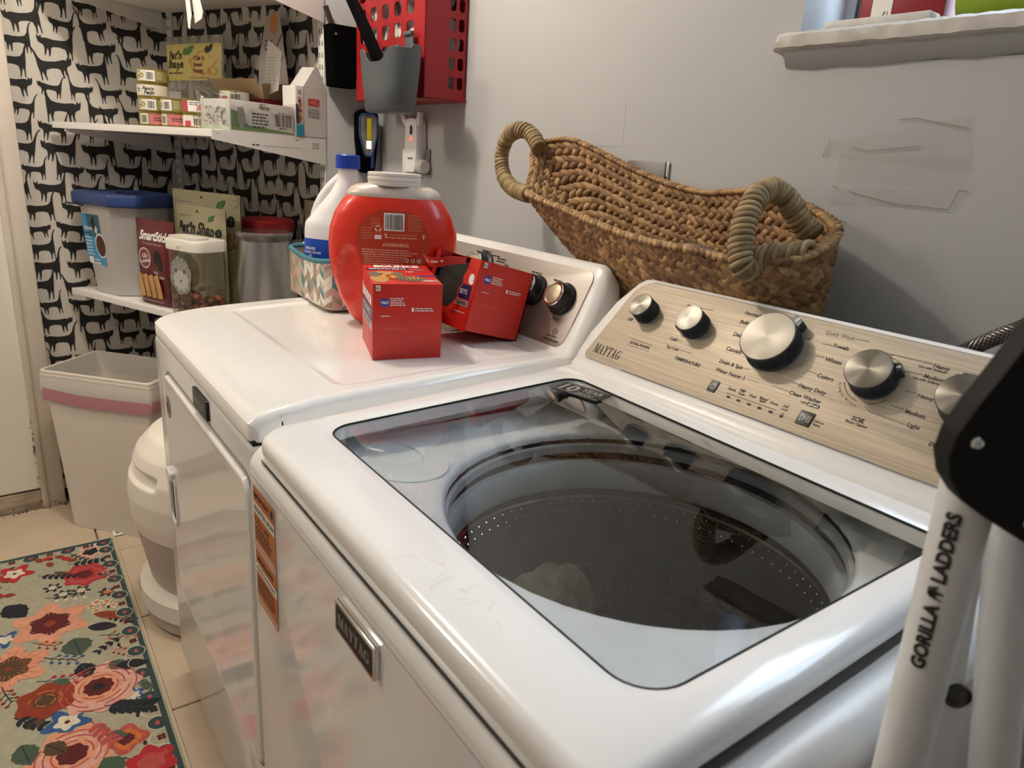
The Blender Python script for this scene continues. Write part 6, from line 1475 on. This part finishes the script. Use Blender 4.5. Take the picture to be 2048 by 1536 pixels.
# round white litter appliance
lt_ = thing('litter_appliance', 'round cream automatic litter box standing between bin and dryer', 'litter box', (-1.968, .475, .0005))
CRM = mat('litter_cream', '#f0e9dc', .35); CRM2 = mat('litter_grey', '#b9b0a5', .4)
def el(r, z, k=1.0): return [(r*math.cos(2*PI*i/72), r*k*math.sin(2*PI*i/72), z) for i in range(72)]
MB().loft([el(.236, .002), el(.250, .012), el(.256, .040), el(.256, .050)], c0=True).build('base_ring', CRM2, lt_)
MB().loft([el(.256, .050), el(.262, .056), el(.262, .105), el(.250, .116), el(.228, .120)], c1=True).build('base_collar', CRM, lt_)
MB().loft([el(.225, .118), el(.232, .130), el(.254, .26), el(.2585, .285)]).build('drawer_shell', CRM2, lt_)
def gl_(u, v):
    zz = .287+.273*v; r = lerpt([(.287, .259), (.33, .268), (.39, .270), (.45, .262), (.505, .240), (.545, .205), (.56, .17)], zz); a = 2*PI*u-PI
    da = math.degrees(a); w_ = sst((da+112)/5)*sst((-58-da)/5)*sst((zz-.436)/.010)*sst((.476-zz)/.016)
    r -= .024*w_; return (r*math.cos(a), r*math.sin(a), zz)
MB().grid(220, 60, gl_).build('globe', CRM, lt_, ang=60)
MB().loft([el(.150, .555), el(.150, .60), el(.135, .628), el(.09, .645), el(.0001, .65)]).build('top_dome', CRM, lt_)
mk = MB()
for a0 in (-100,):
    a = math.radians(a0); T = frame((.2624*math.cos(a), .2624*math.sin(a), .078), (-math.sin(a), math.cos(a), 0), (0, 0, 1))
    mk.poly([(-.006, .004), (.006, .004), (.006, .024), (-.006, .024)], 0, T, .0006); mk.poly([(-.011, -.016), (.011, -.016), (.006, .002), (-.006, .002)], 1, T, .0006)
mk.build('mark_print', [TXT, TXG], lt_, flat=True)
# rug
RGX, RGY = (-2.486, -.70), (-.72, .205)
rg = thing('floral_rug', 'sage green runner rug with bright folk flowers and a scalloped teal border', 'rug', ((RGX[0]+RGX[1])/2, (RGY[0]+RGY[1])/2, .002))
SAGE = mat('rug_sage', '#aaa690', .95, noise=(70, .12), bump=(400, .4)); CREAM = mat('rug_cream', '#c9bda3', .95)
def RG(x0, x1, y0, y1, z0, z1, m__, nm_): return MB().box(((x0+x1)/2, (y0+y1)/2, (z0+z1)/2), (x1-x0, y1-y0, z1-z0), bev=.0015).build(nm_, m__, rg, world=True)
RG(RGX[0], RGX[1], RGY[0], RGY[1], .0022, .0080, CREAM, 'binding'); RG(RGX[0]+.006, RGX[1]-.006, RGY[0]+.006, RGY[1]-.006, .0030, .0086, SAGE, 'pile')
RP = {k: mat('rug_'+k, c, .95, noise=(90, .15)) for k, c in dict(teal='#33474a', navy='#20252c', peach='#d9987a', pink='#d7a596', red='#b02a31', maroon='#5c1f22', rust='#8d3a24', blue='#34588c', white='#d8cdb8', green='#48584a', orange='#c9703c', coral='#b34e4c', brown='#56402e').items()}
RK = list(RP); RI = {k: i for i, k in enumerate(RK)}
pr_ = MB(); lay = [0]
def rz(): lay[0] = (lay[0]+1) % 260; return .0089+lay[0]*4e-6
def flower(x, y, r, cols, pet=5, rot=0, sq=1.0, wav=.28, rings=2):
    for k in range(len(cols)):
        q = r*(1-k/len(cols)*.85); z = rz()+k*.00004
        pr_.poly([(x+q*(1+wav*math.cos(pet*a+rot)*(1 if k == 0 else .6))/(1+wav)*math.cos(a), y+q*sq*(1+wav*math.cos(pet*a+rot)*(1 if k == 0 else .6))/(1+wav)*math.sin(a)) for a in [2*PI*i/40 for i in range(40)]], RI[cols[k]], z=z)
def strokes(x, y, r0, r1, n, c, w_=.0022, rot=0):
    for i in range(n):
        a = 2*PI*i/n+rot; pr_.line((x+r0*math.cos(a), y+r0*math.sin(a)), (x+r1*math.cos(a), y+r1*math.sin(a)), w_, RI[c], z=rz()+.0003)
def arcs(x, y, rs_, c, w_=.003, seed=1):
    r_ = random.Random(seed)
    for q in rs_:
        a = r_.uniform(0, 6)
        for s_ in range(4):
            a0 = a+s_*1.6; 
            for k in range(5): pr_.line((x+q*math.cos(a0+.22*k), y+q*math.sin(a0+.22*k)), (x+q*math.cos(a0+.22*(k+1)), y+q*math.sin(a0+.22*(k+1))), w_, RI[c], z=rz()+.0003)
def rleaf(x, y, l, a, c, k=.30, vein=None, lob=0):
    d = V((math.cos(a), math.sin(a))); q = V((-d.y, d.x)); L, R_ = [], []
    for i in range(13):
        f = i/12; w_ = l*k*math.sin(PI*f**.85)*(1+lob*math.sin(i*2.6)); L.append(V((x, y))+d*l*f+q*w_); R_.append(V((x, y))+d*l*f-q*w_)
    pr_.poly(L+R_[::-1], RI[c], z=rz())
    if vein: pr_.line(V((x, y))+d*l*.1, V((x, y))+d*l*.9, .002, RI[vein], z=rz()+.0003)
def sprig(x, y, l, a, n, c, ll=.028, lc=None, bend_=.25, both=True, tip='leaf'):
    p = V((x, y)); st_ = l/n
    for i in range(n):
        a += bend_/n; q = p+V((math.cos(a), math.sin(a)))*st_; pr_.line(p, q, .0026, RI[c], z=rz())
        for s_ in ((-1, 1) if both else ((-1)**i,)):
            if tip == 'leaf': rleaf(q.x, q.y, ll, a+s_*.8, lc or c, .26)
            elif tip == 'dot': e = q+V((math.cos(a+s_*.9), math.sin(a+s_*.9)))*ll; pr_.line(q, e, .0018, RI[c], z=rz()); pr_.poly([(e.x+ll*.28*math.cos(t), e.y+ll*.28*math.sin(t)) for t in [2*PI*k/10 for k in range(10)]], RI[lc or c], z=rz())
        p = q
# the flowers that show, where they lie
flower(-2.411, .127, .048, ['pink', 'navy'], 5, .3, 1, .25); strokes(-2.411, .127, .012, .018, 8, 'maroon')
flower(-2.275, .098, .070, ['red', 'coral', 'red', 'maroon'], 7, .5, .95, .12); arcs(-2.275, .098, (.030, .045, .057), 'coral', .0035, 2)
flower(-2.376, -.078, .055, ['red', 'white'], 5, .2, 1, .3); flower(-2.376, -.078, .012, ['white', 'maroon'])
flower(-2.052, -.007, .105, ['peach', 'maroon'], 6, .3, .95, .22); strokes(-2.052, -.007, .045, .085, 30, 'pink', .0016); flower(-2.052, -.007, .030, ['maroon', 'rust'], 9, 0, 1, .25)
flower(-1.896, -.104, .095, ['peach', 'brown'], 6, 1.2, 1, .22); strokes(-1.896, -.104, .03, .075, 22, 'orange', .0018); flower(-1.896, -.104, .018, ['brown', 'rust'])
flower(-1.716, .072, .098, ['pink', 'pink', 'peach', 'maroon'], 9, .2, 1, .10); arcs(-1.716, .072, (.042, .056, .070, .083), 'coral', .0032, 5); flower(-1.716, .072, .026, ['maroon', 'navy'], 8, 0, 1, .2)
flower(-1.726, -.037, .066, ['rust', 'rust', 'brown'], 6, .7, 1, .10); arcs(-1.726, -.037, (.020, .034, .048), 'orange', .003, 7)
flower(-1.626, -.001, .054, ['blue', 'white'], 5, .9, 1, .30); flower(-1.626, -.001, .013, ['white', 'maroon'])
flower(-1.643, .136, .036, ['blue', 'white'], 6, .2, 1, .35); flower(-2.030, -.109, .040, ['blue', 'white'], 5, .2, 1, .35)
flower(-1.504, .102, .048, ['coral', 'orange', 'maroon'], 4, 1.0, 1, .18); strokes(-1.504, .102, .016, .042, 9, 'orange', .003)
flower(-1.516, .000, .092, ['peach', 'pink', 'peach', 'maroon'], 7, .3, 1, .12); arcs(-1.516, .0, (.040, .055, .070), 'coral', .0032, 9)
flower(-1.406, .137, .055, ['red', 'coral'], 6, .1, 1, .15); flower(-1.43, -.14, .085, ['peach', 'maroon'], 6, .4, 1, .2); flower(-1.28, .03, .08, ['rust', 'orange', 'maroon'], 7, .4, 1, .12); flower(-1.15, .12, .06, ['pink', 'maroon'], 5, .4, 1, .25)
for x, y, r in ((-2.239, .011, .026), (-2.188, .034, .026), (-2.186, .079, .028), (-2.141, .142, .026)):
    flower(x, y, r, ['navy', 'white' if y < .13 else 'orange'], 6, x*9, 1, .38); flower(x, y, .006, ['white', 'orange'])
for x, y in ((-2.10, .110), (-2.085, .095), (-2.075, .125), (-2.062, .145), (-2.055, .105), (-2.09, .135)): flower(x, y, .016, ['white', 'orange'], 5, x*7, 1, .4)
for x, y, l, a, c, k, v in ((-1.95, .040, .085, .1, 'green', .42, 'navy'), (-2.20, -.105, .095, .5, 'navy', .34, None), (-2.045, .095, .110, .95, 'rust', .16, 'brown'), (-1.985, .075, .080, 1.15, 'navy', .24, 'maroon'), (-1.83, .045, .070, .2, 'navy', .34, 'green'), (-1.80, .105, .055, .7, 'green', .36, None), (-1.775, .115, .080, 1.3, 'navy', .26, None), (-1.765, .010, .075, -.2, 'navy', .26, None), (-1.79, -.02, .05, .9, 'green', .32, None), (-1.60, -.09, .075, .2, 'green', .34, 'navy'), (-1.575, -.045, .060, .6, 'brown', .36, 'navy'), (-1.50, -.13, .120, .7, 'navy', .24, 'green'), (-1.47, .055, .075, .3, 'green', .36, None), (-1.54, .065, .05, 1.0, 'green', .3, None), (-1.66, -.085, .045, 1.4, 'brown', .34, None), (-2.33, .02, .06, .9, 'brown', .14, None), (-1.36, .06, .09, .3, 'navy', .3, 'green')):
    rleaf(x, y, l, a, c, k, v, .10 if k > .3 else 0)
for a_ in ((-2.36, .06, .09, 1.2, 5, 'navy', .022, None), (-2.33, -.02, .10, .9, 6, 'navy', .020, None), (-1.90, .155, .075, -1.2, 4, 'navy', .018, None), (-1.64, .075, .10, .9, 6, 'navy', .034, 'navy'), (-1.60, .045, .09, .2, 5, 'coral', .026, 'coral'), (-1.70, -.10, .09, .6, 5, 'navy', .024, None), (-1.45, .09, .09, .7, 5, 'navy', .024, None), (-2.43, .07, .07, .4, 4, 'navy', .016, None), (-2.02, .125, .08, .6, 5, 'navy', .020, None), (-1.70, .158, .055, .2, 5, 'green', .016, None), (-1.35, -.02, .11, .6, 6, 'navy', .03, None)):
    sprig(*a_)
for a_ in ((-2.19, -.01, .09, 1.1, 4, 'brown', .02, 'white'), (-1.93, .10, .08, 1.0, 4, 'navy', .018, 'coral'), (-1.90, -.03, .08, .8, 4, 'navy', .018, 'blue'), (-1.81, -.05, .08, 1.0, 4, 'green', .02, 'red'), (-1.98, -.05, .06, .7, 3, 'rust', .016, 'rust'), (-1.83, -.12, .07, .1, 4, 'navy', .018, 'rust'), (-2.26, .135, .04, .5, 3, 'navy', .014, 'coral'), (-1.86, .115, .07, .6, 5, 'peach', .014, 'rust')):
    sprig(*a_, tip='dot')
rn = random.Random(8)
for x, y in ((-2.44, -.02), (-2.40, -.14), (-2.30, -.14), (-2.43, .03)):
    for k in range(3): rleaf(x+.02*k, y+.015*k, .034, rn.uniform(0, 2), 'red' if k % 2 else 'rust', .3)
# the unseen rest of the runner carries the same flowers
for i in range(60):
    x, y = rn.uniform(-2.35, -.85), rn.uniform(-.66, -.19); c = rn.choice((['peach', 'maroon'], ['red', 'coral', 'maroon'], ['blue', 'white'], ['pink', 'peach', 'maroon'], ['rust', 'orange']))
    if i % 2: flower(x, y, rn.uniform(.03, .08), c, rn.choice((5, 6, 7)), rn.uniform(0, 6), 1, .2)
    else: rleaf(x, y, rn.uniform(.05, .1), rn.uniform(0, 6), rn.choice(('navy', 'green', 'brown')), .3, None, .1)
# border: teal edge line, dark paisleys and pale scallops by turns
for (x0, y0, x1, y1, nx, ny) in ((RGX[0]+.012, RGY[1]-.012, RGX[1]-.012, RGY[1]-.012, 0, -1), (RGX[0]+.012, RGY[0]+.012, RGX[0]+.012, RGY[1]-.012, 1, 0), (RGX[0]+.012, RGY[0]+.012, RGX[1]-.012, RGY[0]+.012, 0, 1)):
    a, b_ = V((x0, y0)), V((x1, y1)); d = (b_-a).normalized(); nn = V((nx, ny)); L_ = (b_-a).length
    pr_.poly([a, b_, b_+nn*.012, a+nn*.012], RI['teal'], z=rz())
    n = int(L_/.048)
    for i in range(n):
        c = a+d*(L_*(i+.5)/n)+nn*.024
        if i % 2:
            for cc, kk in (('white', 1.10), ('teal', 1.0)): pr_.poly([c+nn*(-.004)+(d*math.cos(t)*.0215+nn*math.sin(t)*.020)*kk+nn*(.006*math.sin(t/2)) for t in [2*PI*k/22 for k in range(22)]], RI[cc], z=rz()+(.0001 if kk == 1 else 0))
            pr_.poly([c+d*math.cos(t)*.008+nn*math.sin(t)*.005 for t in [2*PI*k/12 for k in range(12)]], RI['coral'], z=rz()+.0003)
        else:
            for k in range(14): t = PI*k/14-.1; t2 = t+PI/14; pr_.line(c+d*math.cos(t)*.023+nn*math.sin(t)*.026, c+d*math.cos(t2)*.023+nn*math.sin(t2)*.026, .0022, RI['white'], z=rz())
            for t in (.8, 2.4, 4.0, 5.5): pr_.poly([c+V((math.cos(t), math.sin(t)))*.006+V((math.cos(q), math.sin(q)))*.0048 for q in [2*PI*k/9 for k in range(9)]], RI['maroon'], z=rz())
            pr_.poly([c+nn*.034+d*math.cos(q)*.008+nn*math.sin(q)*.004 for q in [2*PI*k/9 for k in range(9)]], RI['navy'], z=rz())
pr_.build('woven_pattern', [RP[k] for k in RK], rg, world=True, flat=True, kind='stuff', label='woven flowers, leaves and scalloped border', recalc=False)
# scrap of paper on the tiles
MB().box((0, 0, .0011), (.052, .030, .0012)).poly(circ(.014, 16, .002, .0, .007), 1, z=.0019).build('paper_scrap', [WHITE, TXG], label='small white paper scrap with a grey smudge lying on the floor tiles', cat='paper').location = (-2.514, .218-.0, .0060)

# lump added in the drum to stand for a reflection in the lid
tw = MB(); rn = random.Random(14); ph = [rn.uniform(0, 6) for _ in range(5)]
def reflection_lump(u, v):
    a = 2*PI*u; b_ = PI*(v-.5); k = 1+.10*math.sin(4*a+ph[0]+3*v)+.07*math.sin(9*a+ph[1]-8*v)
    c = math.copysign(abs(math.cos(b_))**.5, math.cos(b_))
    return (-.712+.046*k*c*math.cos(a), .620+.088*k*c*math.sin(a), .565+.145*math.sin(b_)+.010*math.sin(5*a+ph[3])*c)
tw.grid(40, 26, reflection_lump); tw.build('reflection_lump', mat('reflection_beige', '#8e8464', .95, noise=(60, .3), bump=(200, .8)), label='beige lump in the washer drum, standing for a reflection in the glass lid', cat='reflection_lump', ang=70)
